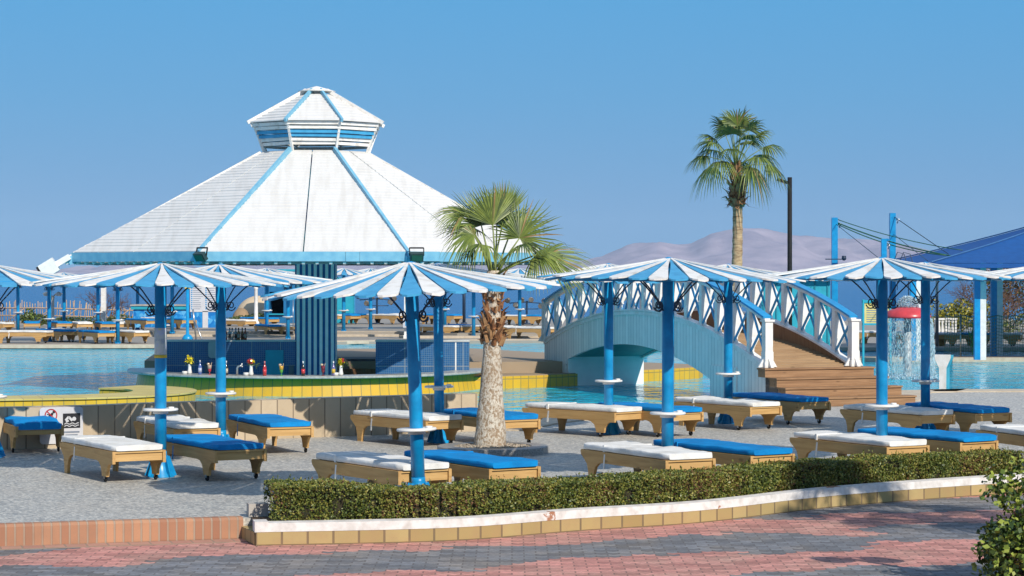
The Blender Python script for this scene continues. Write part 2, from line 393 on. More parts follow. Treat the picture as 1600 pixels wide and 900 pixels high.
sheet('raised_deck', [(-14.2, 86.2), (-4.4, 86.2), (-2.0, 84.2), (3.5, 84.2), (3.5, 111), (-14.2, 111)], .16, DECKM, .3)
st = MB(); st.b2((-14.4, 85.55, 0), (-4.2, 86.19, .08)); st.b2((-4.1, 83.5, 0), (3.6, 84.19, .08)); st.b2((-14.4, 86.2, .164), (-4.2, 86.6, .18)); struct('deck_step', st, COPING)

seat = water_mat('sea_water', (.002, .095, .27), (.004, .125, .33), .25, .35, SEA_BUMP, (1, .35, 1), SEA_SPEC)
m = MB(); m.add([(-3600, 112, -4), (3600, 112, -4), (3600, 9850, -4), (-3600, 9850, -4)], [(0, 1, 2, 3)]); struct('sea', m, seat)
m = MB(); m.add([(-300, 112.9, -.25), (300, 112.9, -.25), (300, 165, -4.6), (-300, 165, -4.6)], [(0, 1, 2, 3)]); m.add([(-300, 112.9, -.25), (300, 112.9, -.25), (300, 112.9, -5), (-300, 112.9, -5)], [(0, 1, 2, 3)]); struct('beach_slope', m, pm('beach_sand', (.45, .36, .25), None, 3, .9, .3, 20))

RIDGE = [(-400, 424), (200, 421), (440, 414), (520, 409), (640, 411), (800, 410), (900, 407), (941, 401), (982, 380), (1037, 375), (1079, 376), (1106, 363), (1156, 351), (1202, 353), (1257, 365), (1274, 369), (1341, 370), (1420, 380), (1470, 390), (1560, 396), (1700, 408), (1900, 415), (2200, 424)]
mm = MB(); NX, NY = 260, 30; V = []
for i in range(NX + 1):
    px = -400 + 2600 * i / NX
    for (xa, ya), (xb, yb) in zip(RIDGE, RIDGE[1:]):
        if xa <= px <= xb: yr = ya + (yb - ya) * (px - xa) / (xb - xa)
    for j in range(NY + 1):
        v = j / NY; D = 8000 + 1700 * v; rd = (425 - yr) / 3600
        X = (px - 800) * D / F
        q = mnoise.fractal(Vector((X / 260, D / 420, 1.3)), .9, 2.1, 5) ; q2 = abs(mnoise.noise(Vector((X / 120, D / 900, 5))))
        prof = min(1, v / .62) ** .8 if v < .62 else max(0, 1 - (v - .62) / .38) ** .7
        h = rd * (8000 + 1700 * .62) * prof * (1 - .30 * q2 * (1 if v < .6 else .3)) + q * 60 * prof * (1 - .75 * (abs(v - .62) < .09))
        V.append((X, D, -8 + max(0, h) + 6 * prof))
mm.add(V, [(i * (NY + 1) + j, (i + 1) * (NY + 1) + j, (i + 1) * (NY + 1) + j + 1, i * (NY + 1) + j + 1) for i in range(NX) for j in range(NY)], smooth=True)
mt = NT('hazy_desert_rock'); o_ = mt.coord((1, 1, 1), rand=False)
mt.fin(mt.ramp(mt.noise(o_, .006, 6, .65), [(.35, (.23, .185, .24)), (.65, (.40, .32, .37))]), .95, .1)  # blue-lilac of distant haze is put into the rock colour
struct('desert_hills', mm, mt.m)

hz = MB(); hz.b2((-3700, -90, -5.9), (3700, 9950, 232))
hm = bpy.data.materials.new('sea_haze'); hm.use_nodes = True; ht = hm.node_tree; ht.nodes.clear()
ho = ht.nodes.new('ShaderNodeOutputMaterial'); hv = ht.nodes.new('ShaderNodeVolumePrincipled')
hv.inputs['Density'].default_value = HAZE; hv.inputs['Color'].default_value = HAZE_COL; hv.inputs['Anisotropy'].default_value = -.2
ht.links.new(hv.outputs[0], ho.inputs['Volume'])
if HAZE > 0: tag(hz.build('haze', hm), kind='stuff')

# brick curb of the terrace
BRICK = tiles('terracotta_curb_bricks', (.49, .26, .15), (.33, .155, .095), (.36, .27, .20), .085, .5, .010, 0, .8, True, .2, .8, .6, (.30, .17, .11))
cp = [Vector((-60, 16)), Vector((-9, 20.57)), Vector((-4.84, 21.78)), Vector((-2.62, 22.44))]
m = MB(); m.strip(cp, [(-.02, -.2), (-.02, -.012), (.015, .012), (.14, .012), (.14, -.2)])
single('brick_curb', 'low terracotta brick curb edging the grey terrace at lower left', 'curb', m, BRICK)
m = MB(); m.strip([Vector((-60, 15.6)), Vector((-9, 20.4)), Vector((-4.84, 21.62)), Vector((-2.55, 22.28))], [(-.1, -.2), (-.1, -.19), (.135, -.19), (.135, -.2)]); struct('paving_border', m, tiles('border_bricks', (.50, .27, .2), (.43, .22, .17), (.3, .22, .17), .2, .2, .01, 0, .8, True, .2, .4))

# planter: white coping over tan blocks, soil, hedge
pl = thing('hedge_planter', 'long curved planter kerb, peeling white coping over tan blocks, below the hedge', 'planter', (0, 0, 0))
TANB = tiles('tan_kerb_blocks', (.44, .33, .15), (.34, .24, .10), (.19, .14, .08), .245, .4, .012, 0, .8, True, .2, .5, .4, (.35, .2, .12))
m = MB(); m.strip(KERB, [(0, -.2), (0, -.072), (.16, -.072), (.16, -.2)]); m.strip([Vector((-2.66, 22.5)), Vector((-2.45, 21.9))], [(0, -.2), (0, -.075), (.13, -.075), (.13, -.2)]); m.build('base_blocks', TANB, pl)
wp = NT('peeling_white_coping'); o_ = wp.coord((1, 1, 1), rand=False)
wp.bump(wp.noise(o_, 30, 4), .4, .006)
wp.fin(wp.mix(wp.ramp(wp.noise(o_, 1.9, 7, .72), [(.625, (0, 0, 0, 1)), (.65, (1, 1, 1, 1))]), wp.ramp(wp.noise(o_, 9, 4), [(.3, (.52, .48, .44)), (.6, (.71, .68, .65))]), (.36, .17, .10, 1)), .75, .2)
m = MB(); m.strip(KERB, [(-.004, -.07), (.004, .012), (.13, .02), (.17, .012), (.17, -.07)]); m.box((-2.40, 21.985, -.022), (.13, .22, .10), 0, Matrix.Rotation(.2, 3, 'Z')); m.build('white_coping', wp.m, pl)
m = MB(); m.box((-2.5, 22.62, .03), (.19, .16, .2), 0, Matrix.Rotation(.25, 3, 'Z')); m.build('corner_block', CONC, pl)
m = MB(); kk = offs(KERB, .17); kb = offs(KERB, .98); m.add([(p.x, p.y, .006) for p in kk] + [(p.x, p.y, .006) for p in kb], [(i, i + 1, len(kk) + i + 1, len(kk) + i) for i in range(len(kk) - 1)]); struct('planter_soil', m, pm('dry_soil', (.13, .085, .05), (.08, .05, .03), 20, .95, .6, 60))

HED = [p for p in offs(KERB, .52) if p.x < 6.2]; HED[0] = Vector((-2.12, 22.47))
arc = [0]
for a, b in zip(HED, HED[1:]): arc.append(arc[-1] + (b - a).length)
def hed_at(s):
    for i in range(len(HED) - 1):
        if s <= arc[i + 1]:
            t = (s - arc[i]) / (arc[i + 1] - arc[i]); p = HED[i].lerp(HED[i + 1], t); d = (HED[i + 1] - HED[i]).normalized(); return p, Vector((-d.y, d.x)), d
    d = (HED[-1] - HED[-2]).normalized(); return HED[-1], Vector((-d.y, d.x)), d
def hed_h(s): return (.335 if s < 1.15 else .335 - .055 * min(1, (s - 1.15) / .5)) - .012 * min(1, s / 9) + .012 * math.sin(s * 3.1) + .008 * math.sin(s * 7.7 + 1)
hw_ = .30
N = 74000; pts = []
L = arc[-1]
for _ in range(N):
    s = random.random() * L; p, nn, d = hed_at(s); h = hed_h(s) + .012 * mnoise.noise(Vector((s * 4, 0, 0)))
    r = random.random()
    if r < .46: off = -hw_ + abs(random.gauss(0, .022)) - .012 ; z = random.uniform(.0, h)
    elif r < .90: off = random.uniform(-hw_, hw_); z = h - abs(random.gauss(0, .02)) + .006
    else: off = random.uniform(-hw_, hw_); z = random.uniform(0, h); s = 0 if random.random() < .85 else s; p, nn, d = hed_at(s); p = p - d * random.uniform(-.01, .03)
    off += .018 * mnoise.noise(Vector((s * 3.2, z * 5, 2))) + .012 * mnoise.noise(Vector((s * 11, z * 12, 7)))
    if mnoise.noise(Vector((s * 6, z * 9 + off * 5, 4))) < -.36 and random.random() < .8: continue
    pts.append((p.x + nn.x * off, p.y + nn.y * off, z))
for _ in range(260):      # stray shoots
    s = random.random() * L; p, nn, d = hed_at(s); off = random.uniform(-hw_, hw_ * .6); h = hed_h(s); ln = random.uniform(.02, .075); dx, dy = random.gauss(0, .25), random.gauss(0, .25)
    for k in range(5): pts.append((p.x + nn.x * off + dx * ln * k / 5, p.y + nn.y * off + dy * ln * k / 5, h + ln * k / 4))
C = np.array(pts); m = MB()
pn = np.array([mnoise.noise(Vector((q[0] * 2.2, q[1] * 2.2, q[2] * 3))) for q in pts])
rr = rng.random(len(C)) + pn * .55
mi = np.where(rr < .20, 0, np.where(rr < .66, 1, np.where(rr < .93, 2, 3)))
m.quads(leaf_quads(C, .026, .2, .62), mi)
hd = thing('clipped_hedge', 'long low clipped olive green hedge curving along the planter in the foreground', 'hedge', (0, 0, 0))
m.build('leaf_cover', LEAFS, hd)
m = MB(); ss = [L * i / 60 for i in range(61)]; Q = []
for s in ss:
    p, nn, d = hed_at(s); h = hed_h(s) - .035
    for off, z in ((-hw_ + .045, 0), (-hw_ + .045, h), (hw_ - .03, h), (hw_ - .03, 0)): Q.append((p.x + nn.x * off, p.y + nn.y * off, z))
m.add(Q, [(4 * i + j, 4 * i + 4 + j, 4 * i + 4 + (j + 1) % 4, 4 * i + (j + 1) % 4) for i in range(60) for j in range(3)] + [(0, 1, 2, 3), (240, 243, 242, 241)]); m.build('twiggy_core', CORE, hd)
# ------------------------------------------------------------------ raised pool wall with sign
WALLT = tiles('tan_wall_tiles', (.54, .44, .31), (.47, .37, .25), (.22, .17, .12), .25, .62, .010, 0, .55, True, .35, .5, .45, (.33, .26, .18))
YELT = tiles('yellow_pool_tiles', (.66, .42, .035), (.58, .36, .025), (.30, .22, .06), .15, .5, .009, 0, .4, True, .4, .4, .4, (.42, .34, .10))
pw = thing('pool_wall', 'low tan tiled terrace wall behind the left loungers, crossed by fan shaped parasol shadows', 'wall', (0, 0, 0))
WP = catmull([(-60, 24.2), (-14, 29.6), (-6.9, 31.15), (-4.8, 32.35), (-2.57, 33.6), (-.52, 34.75)], 6)
m = MB(); m.strip(WP, [(0, -.05), (0, .565), (.28, .565), (.28, -.3)]); m.build('tiled_face', WALLT, pw)
rim = thing('ring_wall', 'broad yellow tiled pool rim curling round behind the tan wall at left', 'pool wall', (0, 0, 0))
YP = catmull([(-30, 28.6), (-14, 35.0), (-10.2, 36.5), (-8.3, 37.15), (-7.2, 37.5), (-6.45, 38.0), (-6.0, 38.65), (-5.95, 39.5), (-6.3, 40.3), (-6.95, 40.75)], 7)
m = MB(); m.strip(YP, [(-.50, -.4), (-.52, .32), (-.49, .345), (.49, .345), (.52, .32), (.50, -.4)]); m.build('tiled_body', YELT, rim)
m = MB(); m.strip(YP, [(-.54, .347), (-.54, .375), (.54, .375), (.54, .347)]); m.build('coping_tiles', tiles('yellow_coping_tiles', (.62, .50, .16), (.55, .43, .12), (.36, .28, .12), .3, .6, .008, 0, .5, True, .3, .3, .35, (.42, .34, .16)), rim)

# sign on the wall: no-diving circle and swimmer panel
def wall_pt(x):
    for a, b in zip(WP, WP[1:]):
        if a.x <= x <= b.x:
            t = (x - a.x) / (b.x - a.x); return a.lerp(b, t), (b - a).normalized()
SIGNW = pm('white_sign_enamel', (.62, .62, .64), (.55, .55, .58), 3, .35, 0)
SRED = pm('sign_red', (.42, .02, .03), None, 5, .4); SBLK = pm('sign_black', (.02, .02, .025), None, 5, .4); SGRY = pm('sign_grey', (.22, .26, .33), None, 5, .4); SYEL = pm('sign_yellow', (.72, .50, .03), None, 5, .4)
sp_, sd = wall_pt(-6.15)
sg = thing('pool_rules_sign', 'white rules sign on the tan wall, red no diving circle and black swimmer panel', 'sign', (sp_.x + sd.y * .012, sp_.y - sd.x * .012, .31), math.atan2(sd.y, sd.x))
def rrect(w, h, r, k=5):
    return [(sx * (w / 2 - r) + r * math.cos(a0 + a * PI / 2 / k), sz * (h / 2 - r) + r * math.sin(a0 + a * PI / 2 / k)) for sx, sz, a0 in ((1, 1, 0), (-1, 1, PI / 2), (-1, -1, PI), (1, -1, 3 * PI / 2)) for a in range(k + 1)]
fl = lambda yy: (lambda u, v, q: (u, q, v))
m = MB(); m.prism(rrect(.60, .50, .05), fl(0), .0, -.008); m.build('panel', SIGNW, sg)
def ring(m, cx, cz, R, r, y, n=28, mi=0):
    for k in range(n):
        a, b = 2 * PI * k / n, 2 * PI * (k + 1) / n
        m.add([(cx + R * math.cos(a), y, cz + R * math.sin(a)), (cx + R * math.cos(b), y, cz + R * math.sin(b)), (cx + r * math.cos(b), y, cz + r * math.sin(b)), (cx + r * math.cos(a), y, cz + r * math.sin(a))], [(0, 3, 2, 1)], mi)
m = MB(); ring(m, -.145, .14, .088, .072, -.0105); m.bar((-.205, -.0105, .20), (-.085, -.0105, .08), .016, .002, 0, (0, 1, 0)); m.build('prohibition_ring', SRED, sg)
m = MB(); m.bar((-.19, -.0095, .10), (-.12, -.0095, .17), .03, .001, 0, (0, 1, 0)); ring(m, -.105, .185, .02, 0, -.0096, 12); m.bar((-.12, -.0095, .16), (-.14, -.0095, .10), .014, .001, 0, (0, 1, 0)); m.bar((-.15, -.0095, .14), (-.20, -.0095, .155), .014, .001, 0, (0, 1, 0)); m.build('diver_mark', SBLK, sg)
m = MB(); m.box((.14, -.0095, .06), (.24, .003, .20)); m.build('swimmer_panel', SBLK, sg)
m = MB(); ring(m, .175, .085, .028, 0, -.0125, 16)
m.bar((.055, -.0125, .065), (.10, -.0125, .115), .03, .001, 0, (0, 1, 0)); m.bar((.10, -.0125, .112), (.15, -.0125, .06), .032, .001, 0, (0, 1, 0)); m.bar((.06, -.0125, .05), (.10, -.0125, .06), .024, .001, 0, (0, 1, 0))
for row in (0, 1):
    P = [(.04 + i * .02, .018 - row * .03 + (.010 if i % 4 in (1, 2) else -.004)) for i in range(11)]
    for a, b in zip(P, P[1:]): m.bar((a[0], -.0125, a[1]), (b[0], -.0125, b[1]), .011, .001, 0, (0, 1, 0))
m.build('swimmer_mark', SIGNW, sg)
m = MB(); m.box((.14, -.009, -.095), (.22, .002, .022)); m.box((.14, -.009, -.135), (.17, .002, .018)); m.box((-.14, -.009, -.02), (.2, .002, .02)); m.box((-.14, -.009, -.06), (.16, .002, .018)); m.build('text_lines', SGRY, sg)

# ------------------------------------------------------------------ parasols
NP = 40
def canopy_mb(seed):
    rg = random.Random(seed); mb = MB()
    def zr(r): return 2.5 - .285 * (r / 1.5) ** .92
    for k in range(NP):
        a = 2 * PI * k / NP; white = k % 2
        R = 1.5 + rg.uniform(-.025, .03) + (.02 if white else 0); dz = (.012 if white else 0) + rg.uniform(-.004, .004); tw = rg.uniform(-.004, .004); sag = rg.uniform(-.022, .016)
        hwid = lambda r: max(.009, r * PI / NP * min(.975, .52 + .36 * r))
        prof = []
        rs = [.05, .4, .75, 1.1, 1.35, 1.43, 1.475, R]
        rw = [1, 1, 1, 1, 1, .95, .78, .34]
        L_ = [(r, hwid(r) * q) for r, q in zip(rs, rw)]
        ca, sa = math.cos(a), math.sin(a)
        top = []; bot = []
        for r, h in L_:
            for s in (-1, 1):
                z = zr(r) + dz + s * tw * r + sag * (r / 1.5) ** 2 - (.004 * (r > 1.42))
                x = r * ca - s * h * sa; y = r * sa + s * h * ca
                top.append((x, y, z)); bot.append((x, y, z - .021))
        n = len(L_); fs = []
        for i in range(n - 1):
            fs.append((2 * i, 2 * i + 2, 2 * i + 3, 2 * i + 1)); o = 2 * n
            fs.append((o + 2 * i, o + 2 * i + 1, o + 2 * i + 3, o + 2 * i + 2))
            fs.append((2 * i, o + 2 * i, o + 2 * i + 2, 2 * i + 2)); fs.append((2 * i + 1, 2 * i + 3, o + 2 * i + 3, o + 2 * i + 1))
        fs.append((2 * n - 2, 4 * n - 2, 4 * n - 1, 2 * n - 1)); fs.append((0, 1, 2 * n + 1, 2 * n))
        mb.add(top + bot, fs, 1 if white else 0)
    return mb
def ring_tube(mb, R, z, r, n=40, mi=0): mb.strip([(R * math.cos(2 * PI * k / n), R * math.sin(2 * PI * k / n)) for k in range(n)], [(-r, z - r), (-r, z + r), (r, z + r), (r, z - r)], mi, closed=True)
BRACKET_NAMES = ('canopy', 'rib_ring', 'bracket', 'hub')
def make_parasol():
    t = thing('parasol', 'proto', 'parasol')
    m = MB(); m.lathe([(.069, 0), (.069, 2.42)], 20); m.build('pole', POLE_BLUE, t)
    m = MB(); m.lathe([(.165, 0), (.16, .012), (.115, .07), (.09, .16), (.074, .26), (.072, .30)], 20)
    for k in range(8):
        a = 2 * PI * k / 8; m.bar((.08 * math.cos(a), .08 * math.sin(a), .24), (.165 * math.cos(a), .165 * math.sin(a), .012), .012, .05)
    m.build('flared_base', POLE_BLUE, t)
    canopy_mb(1).build('canopy', [PLANK_BLUE, PLANK_WHITE], t)
    m = MB(); ring_tube(m, 1.22, 2.215, .03); ring_tube(m, .62, 2.33, .025)
    for k in range(8):
        a = 2 * PI * (k + .5) / 8; c, s = math.cos(a), math.sin(a)
        m.bar((.07 * c, .07 * s, 2.415), (1.30 * c, 1.30 * s, 2.195), .045, .055)
    m.build('rib_ring', POLE_BLUE, t)
    for k in range(4):
        a = PI / 4 + k * PI / 2; c, s = math.cos(a), math.sin(a); m = MB()
        m.tube([(.52 * c, .52 * s, 2.30), (.34 * c, .34 * s, 2.17), (.17 * c, .17 * s, 2.02), (.085 * c, .085 * s, 1.90)], .009, 6)
        sp = []
        for i in range(26):
            th = -.3 - i * .42; R = .072 * (1 - i / 30); r0 = .152
            sp.append(((r0 + R * math.cos(th)) * c, (r0 + R * math.cos(th)) * s, 1.955 + R * math.sin(th)))
        m.tube(sp, .008, 5); m.build('bracket', IRON, t)
    m = MB(); m.lathe([(.085, 2.30), (.088, 2.36), (.075, 2.46), (.05, 2.50), (.01, 2.512)], 14); m.build('hub', POLE_BLUE, t)
    m = MB(); m.lathe([(.08, .775), (.20, .775), (.207, .787), (.2, .802), (.08, .802)], 28); m.lathe([(.079, .74), (.09, .74), (.09, .776), (.079, .776)], 16); m.lathe([(.032, .802), (.036, .822), (.03, .824), (.028, .81)], 10, (.13, -.06, 0)); m.build('table_plate', WHITE, t)
    return t
UMB = make_parasol(); first_used = []
CANV = [[c for c in UMB.children if c.name.startswith('canopy')][0].data]
for sd_ in (2, 3, 4):
    o_t = canopy_mb(sd_).build('canopy', [PLANK_BLUE, PLANK_WHITE]); CANV.append(o_t.data); bpy.data.objects.remove(o_t)
def place_parasol(x, D, label, group, rz=0, dz=0, tilt=(0, 0), zg=0.0):
    if not first_used:
        r = UMB; first_used.append(1); r.location = (x, D, zg); r.rotation_euler = (0, 0, rz); r['label'] = label; r['group'] = group
    else: r = dup(UMB, (x, D, zg), rz, label, group)
    r.rotation_euler = (tilt[0], tilt[1], rz)
    for ch in r.children:
        b = ch.name.split('.')[0]
        ch.location.z = dz if b in BRACKET_NAMES else 0
        if b == 'pole': ch.scale.z = (2.42 + dz) / 2.42
        if b in ('canopy', 'rib_ring'):
            kf = 1.0 if (group == GU and abs(D - 23.6) < .1) else .84
            ch.scale.z = kf; ch.location.z = dz + 2.5 * (1 - kf)
        if b == 'canopy':
            ch.data = CANV[int(abs(x) * 7 + D) % len(CANV)]; ch.rotation_euler = (random.uniform(-.012, .012), random.uniform(-.012, .012), 0)
    return r
GU = 'striped wooden parasols on the near terrace'
poles = [  # photo column, depth, canopy lift, tilt, rotation, label
    (655, 23.6, 0.0, (0, -.035), .05, 'striped parasol nearest the camera, standing between the front white and blue loungers'),
    (1043, 26.3, .06, (0, .004), .0, 'striped parasol between the palm and the bridge, beside a front white lounger'),
    (1378, 27.8, .07, (0, .0), .09, 'striped parasol in front of the red mushroom fountain and right bridge newel'),
    (251, 27.0, .0, (0, .0), .02, 'striped parasol with the paper poster wrapped round its blue pole'),
    (345, 30.6, .0, (0, .0), .4, 'striped parasol in front of the menu board and left bar counter'),
    (687, 32.4, .02, (0, -.012), .3, 'striped parasol behind the nearest one, just left of the thick palm trunk'),
    (951, 34.1, .02, (0, .0), .11, 'striped parasol whose pole stands before the arch opening of the bridge'),
    (1138, 36.5, .02, (0, .0), .2, 'striped parasol beside the left newel post of the bridge'),
    (1446, 34.1, .04, (0, .0), .1, 'striped parasol just right of the red mushroom fountain'),
    (-14, 29.8, .0, (0, .0), .06, 'striped parasol at the left edge of the photo with only its right half in view'),
    (1660, 31.5, .05, (0, .0), .15, 'striped parasol at the right edge, only its canopy tip in view'),
]
PARA = {}
for px, D, dz, tl, rz, lab in poles:
    PARA[px] = place_parasol(at(px, D), D, lab, GU, rz, dz, tl)
# poster round the pole of the left parasol
pt = NT('printed_poster_paper'); o_ = pt.coord((1, 1, 1), rand=False)
pt.fin(pt.ramp(pt.noise(o_, 7, 5, .6), [(.38, (.30, .36, .44)), (.48, (.50, .54, .52)), (.56, (.42, .46, .62)), (.66, (.60, .55, .30))]), .5, .3)
m = MB(); m.lathe([(.0705, 1.40), (.0725, 1.403), (.0725, 1.742), (.0705, 1.745)], 22)
m.lathe([(.073, 1.395), (.0745, 1.395), (.0745, 1.43), (.073, 1.43)], 22, mi=1)
m.build('paper_poster', [pt.m, SYEL], PARA[251])

# ------------------------------------------------------------------ loungers
LW, LL = .62, 1.86
def mattress_mb(seed, sag=0.0, wr=.0028):
    rg = random.Random(seed); mb = MB(); ny = 34; ring_n = 28; sd = rg.random() * 50
    sec = []
    for k in range(ring_n):
        a = 2 * PI * k / ring_n; c, s = math.cos(a), math.sin(a); e = .2
        sec.append((math.copysign(abs(c) ** e, c), math.copysign(abs(s) ** e, s)))
    V = []
    for j in range(ny + 1):
        v = j / ny; y = -.01 + (LL + .0) * v; end = min(v, 1 - v) * LL
        k = 1.0 if end > .03 else (.90 + .10 * (end / .03) ** .5)
        seam = math.exp(-((y - 1.22) / .022) ** 2)
        for cx, cz in sec:
            hx = (LW / 2 - .004) * k * (1 - .012 * seam); hz_ = .034 * k * (1 - .16 * seam)
            q = mnoise.noise(Vector((cx * 1.3 + sd, y * 2.6, cz))) * wr * 2.2 + mnoise.noise(Vector((cx * 2.5 + sd, y * 8, cz * 2))) * wr
            zt = .400 + cz * (hz_ + (q if cz > 0 else 0)) + (q * .8 if cz > .2 else 0) - (sag * max(0, 1 - y / .5) ** 2 * (1 if cz < .5 else .4))
            V.append((cx * (hx + q * .7), y, zt))
    n = ring_n
    fs = [(j * n + k, (j + 1) * n + k, (j + 1) * n + (k + 1) % n, j * n + (k + 1) % n) for j in range(ny) for k in range(n)]
    mb.add(V, fs, 0, smooth=True); mb.add(V[:n], [tuple(range(n))], 0); mb.add(V[-n:], [tuple(range(n - 1, -1, -1))], 0)
    return mb
def make_lounger(kind):
    t = thing('sun_lounger', 'proto', 'sun lounger'); cloth = WHITE_CLOTH if kind == 'white' else BLUE_CLOTH
    mattress_mb(3 if kind == 'white' else 5).build('mattress', cloth, t)
    m = MB()   # strap tied round the mattress
    m.strip([(0, 0), (0, .035)], [(LW / 2 + .004, .355), (LW / 2 + .004, .4365), (-LW / 2 - .004, .4365), (-LW / 2 - .004, .355)]); 
    for v in range(len(m.v)): m.v[v] = (m.v[v][0], m.v[v][1] + 1.34, m.v[v][2])
    m.box((-LW / 2 - .008, 1.335, .255), (.006, .03, .17), 0, Matrix.Rotation(.15, 3, 'X')); m.build('strap', cloth, t)
    poly = [(0, .333), (LL, .333), (LL + .02, .315), (LL + .005, .275), (LL - .06, .225), (LL - .13, .175), (LL - .16, .10), (LL - .17, .0), (LL - .27, .0), (LL - .285, .09), (LL - .32, .155), (LL - .39, .19), (LL - .47, .2),
            (.54, .2), (.47, .19), (.40, .155), (.365, .09), (.36, .065), (.21, .065), (.195, .12), (.15, .17), (.10, .19), (0, .19)]
    def zf(z): return z if z < .065 else (.065 + (z - .065) * .17 / .135 if z < .2 else .235 + (z - .2) * .13 / .135)
    poly = [(u, zf(v)) for u, v in poly]
    for s in (-1, 1):
        m = MB(); m.prism(poly, lambda u, v, q: (q, u, v), s * .302 - .018, s * .302 + .018); m.build('side_panel', PINE, t)
    m = MB(); m.box((0, .035, .262), (.565, .024, .095)); m.box((0, .03, .322), (.565, .05, .022)); m.v = [(x, y, zf(z)) for x, y, z in m.v]; m.build('end_board', PINE_X, t)
    m = MB(); m.box((0, LL - .03, .285), (.565, .024, .085)); m.box((0, .62, .25), (.565, .06, .035)); m.box((0, 1.3, .25), (.565, .06, .035))
    for k in range(11): m.box((0, .12 + k * .162, .325), (.563, .11, .016))
    m.v = [(x, y, zf(z)) for x, y, z in m.v]; m.build('slats', PINE_X, t)
    for s in (-1, 1):
        m = MB(); m.lathe([(.006, -.013), (.034, -.013), (.038, -.006), (.038, .006), (.034, .013), (.006, .013)], 14)
        m.v = [(s * .302 + v[2], .285 + v[0], .038 + v[1]) for v in m.v]
        m.b2((s * .302 - .018, .272, .038), (s * .302 - .0145, .298, .075), 1); m.b2((s * .302 + .0145, .272, .038), (s * .302 + .018, .298, .075), 1); m.build('caster', [BLACK, STEEL], t)
    return t
LB, LWH = make_lounger('blue'), make_lounger('white')
VAR = {'blue': [mattress_mb(5 + 3 * i, 0, .0025 + .0012 * i).build('mattress', BLUE_CLOTH).data for i in range(3)], 'white': [mattress_mb(30 + 3 * i, 0, .0025 + .0012 * i).build('mattress', WHITE_CLOTH).data for i in range(3)]}
for o in [o for o in COL.objects if o.name.startswith('mattress') and o.parent is None]: bpy.data.objects.remove(o)
used = set(); cnt = [0]
def place_lounger(kind, x, D, rz, label, group, zg=0.0, var=None, nomat=False):
    p = LB if kind == 'blue' else LWH
    if kind not in used: used.add(kind); r = p; r.location = (x, D, zg); r.rotation_euler = (0, 0, rz); r['label'] = label; r['group'] = group
    else: r = dup(p, (x, D, zg), rz, label, group)
    cnt[0] += 1
    for ch in list(r.children):
        if ch.name.split('.')[0] == 'mattress':
            if r is not p: ch.data = VAR[kind][cnt[0] % 3] if var is None else var
            ch.location = (random.uniform(-.006, .006), random.uniform(-.012, .012), 0)
            ch.rotation_euler.z = random.uniform(-.008, .008)
    return r
GL = 'sun loungers on the near terrace'
MT = .43
def lounger_px(kind, FLp, FRp, BLp, label, var=None):
    fl_, fr_, bl_ = gp(*FLp, MT), gp(*FRp, MT), gp(*BLp, MT)
    d1 = Vector((bl_[0] - fl_[0], bl_[1] - fl_[1])).normalized(); d2 = Vector((fr_[0] - fl_[0], fr_[1] - fl_[1])).normalized(); d2 = Vector((-d2.y, d2.x))
    d = (d1 * .75 + d2 * .25).normalized(); rz = math.atan2(d.y, d.x) - PI / 2
    cx, cy = (fl_[0] + fr_[0]) / 2, (fl_[1] + fr_[1]) / 2
    return place_lounger(kind, cx, cy, rz, label, GL, 0, var)
wr = mattress_mb(77, .05, .014).build('mattress', BLUE_CLOTH).data
for o in [o for o in COL.objects if o.name.startswith('mattress') and o.parent is None]: bpy.data.objects.remove(o)
lounger_px('white', (175, 697), (260, 694), (94, 682), 'front white lounger at far left, just left of the postered parasol pole')
lounger_px('blue', (337, 697), (416, 691), (260, 677), 'blue lounger immediately right of the postered parasol pole')
lounger_px('white', (617, 727), (711, 721.5), (507, 711), 'white lounger nearest the camera, behind the left part of the hedge')
lounger_px('blue', (762, 724), (847, 718), (633, 705), 'blue lounger nearest the camera, in front of the palm trunk')
lounger_px('white', (1030, 711), (1128, 706), (904, 693), 'white lounger right of the palm, behind the middle of the hedge')
lounger_px('blue', (1168, 704), (1247, 699), (1016, 688), 'blue lounger behind the hedge, its head by the parasol pole left of the bridge steps')
lounger_px('white', (1375, 690), (1463, 687), (1226, 676), 'white lounger behind the right part of the hedge, below the bridge steps')
lounger_px('blue', (1490, 684), (1570, 679), (1328, 670), 'blue lounger behind the right end of the hedge, near the green bush')
lounger_px('white', (1640, 680), (1720, 676), (1515, 661), 'white lounger cut off by the right edge of the photo')
lounger_px('blue', (20, 660), (104, 656), (5, 647.5), 'blue lounger with a rumpled cover in front of the pool rules sign', wr)
lounger_px('white', (268, 664), (347, 660), (217, 648), 'white lounger against the tan wall, behind the postered parasol pole')
lounger_px('blue', (417, 661), (491, 658), (352, 645), 'blue lounger against the tan wall under the bar counter')
lounger_px('white', (668, 651), (722, 648.5), (547, 640.5), 'white lounger at the tan wall, behind the nearest parasol pole')
lounger_px('blue', (782, 650), (845, 647), (670, 637), 'blue lounger behind the palm trunk, at the end of the tan wall')
lounger_px('white', (956, 638), (1010, 635), (818, 630.5), 'white lounger by the pool, below the left half of the bridge arch')
lounger_px('blue', (1040, 639), (1104, 636), (900, 627), 'blue lounger by the pool, below the middle of the bridge')
lounger_px('white', (1166, 630), (1228, 627), (1022, 619.5), 'white lounger with striped parasol shade, in front of the bridge pier')
lounger_px('blue', (1240, 623), (1305, 620), (1105, 611), 'blue lounger directly at the foot of the wooden bridge steps')
lounger_px('white', (1432, 643), (1498, 640), (1302, 631.5), 'white lounger right of the bridge steps, crossed by a parasol pole')
lounger_px('blue', (1520, 640), (1585, 637), (1405, 628), 'blue lounger at the edge of the right pool')

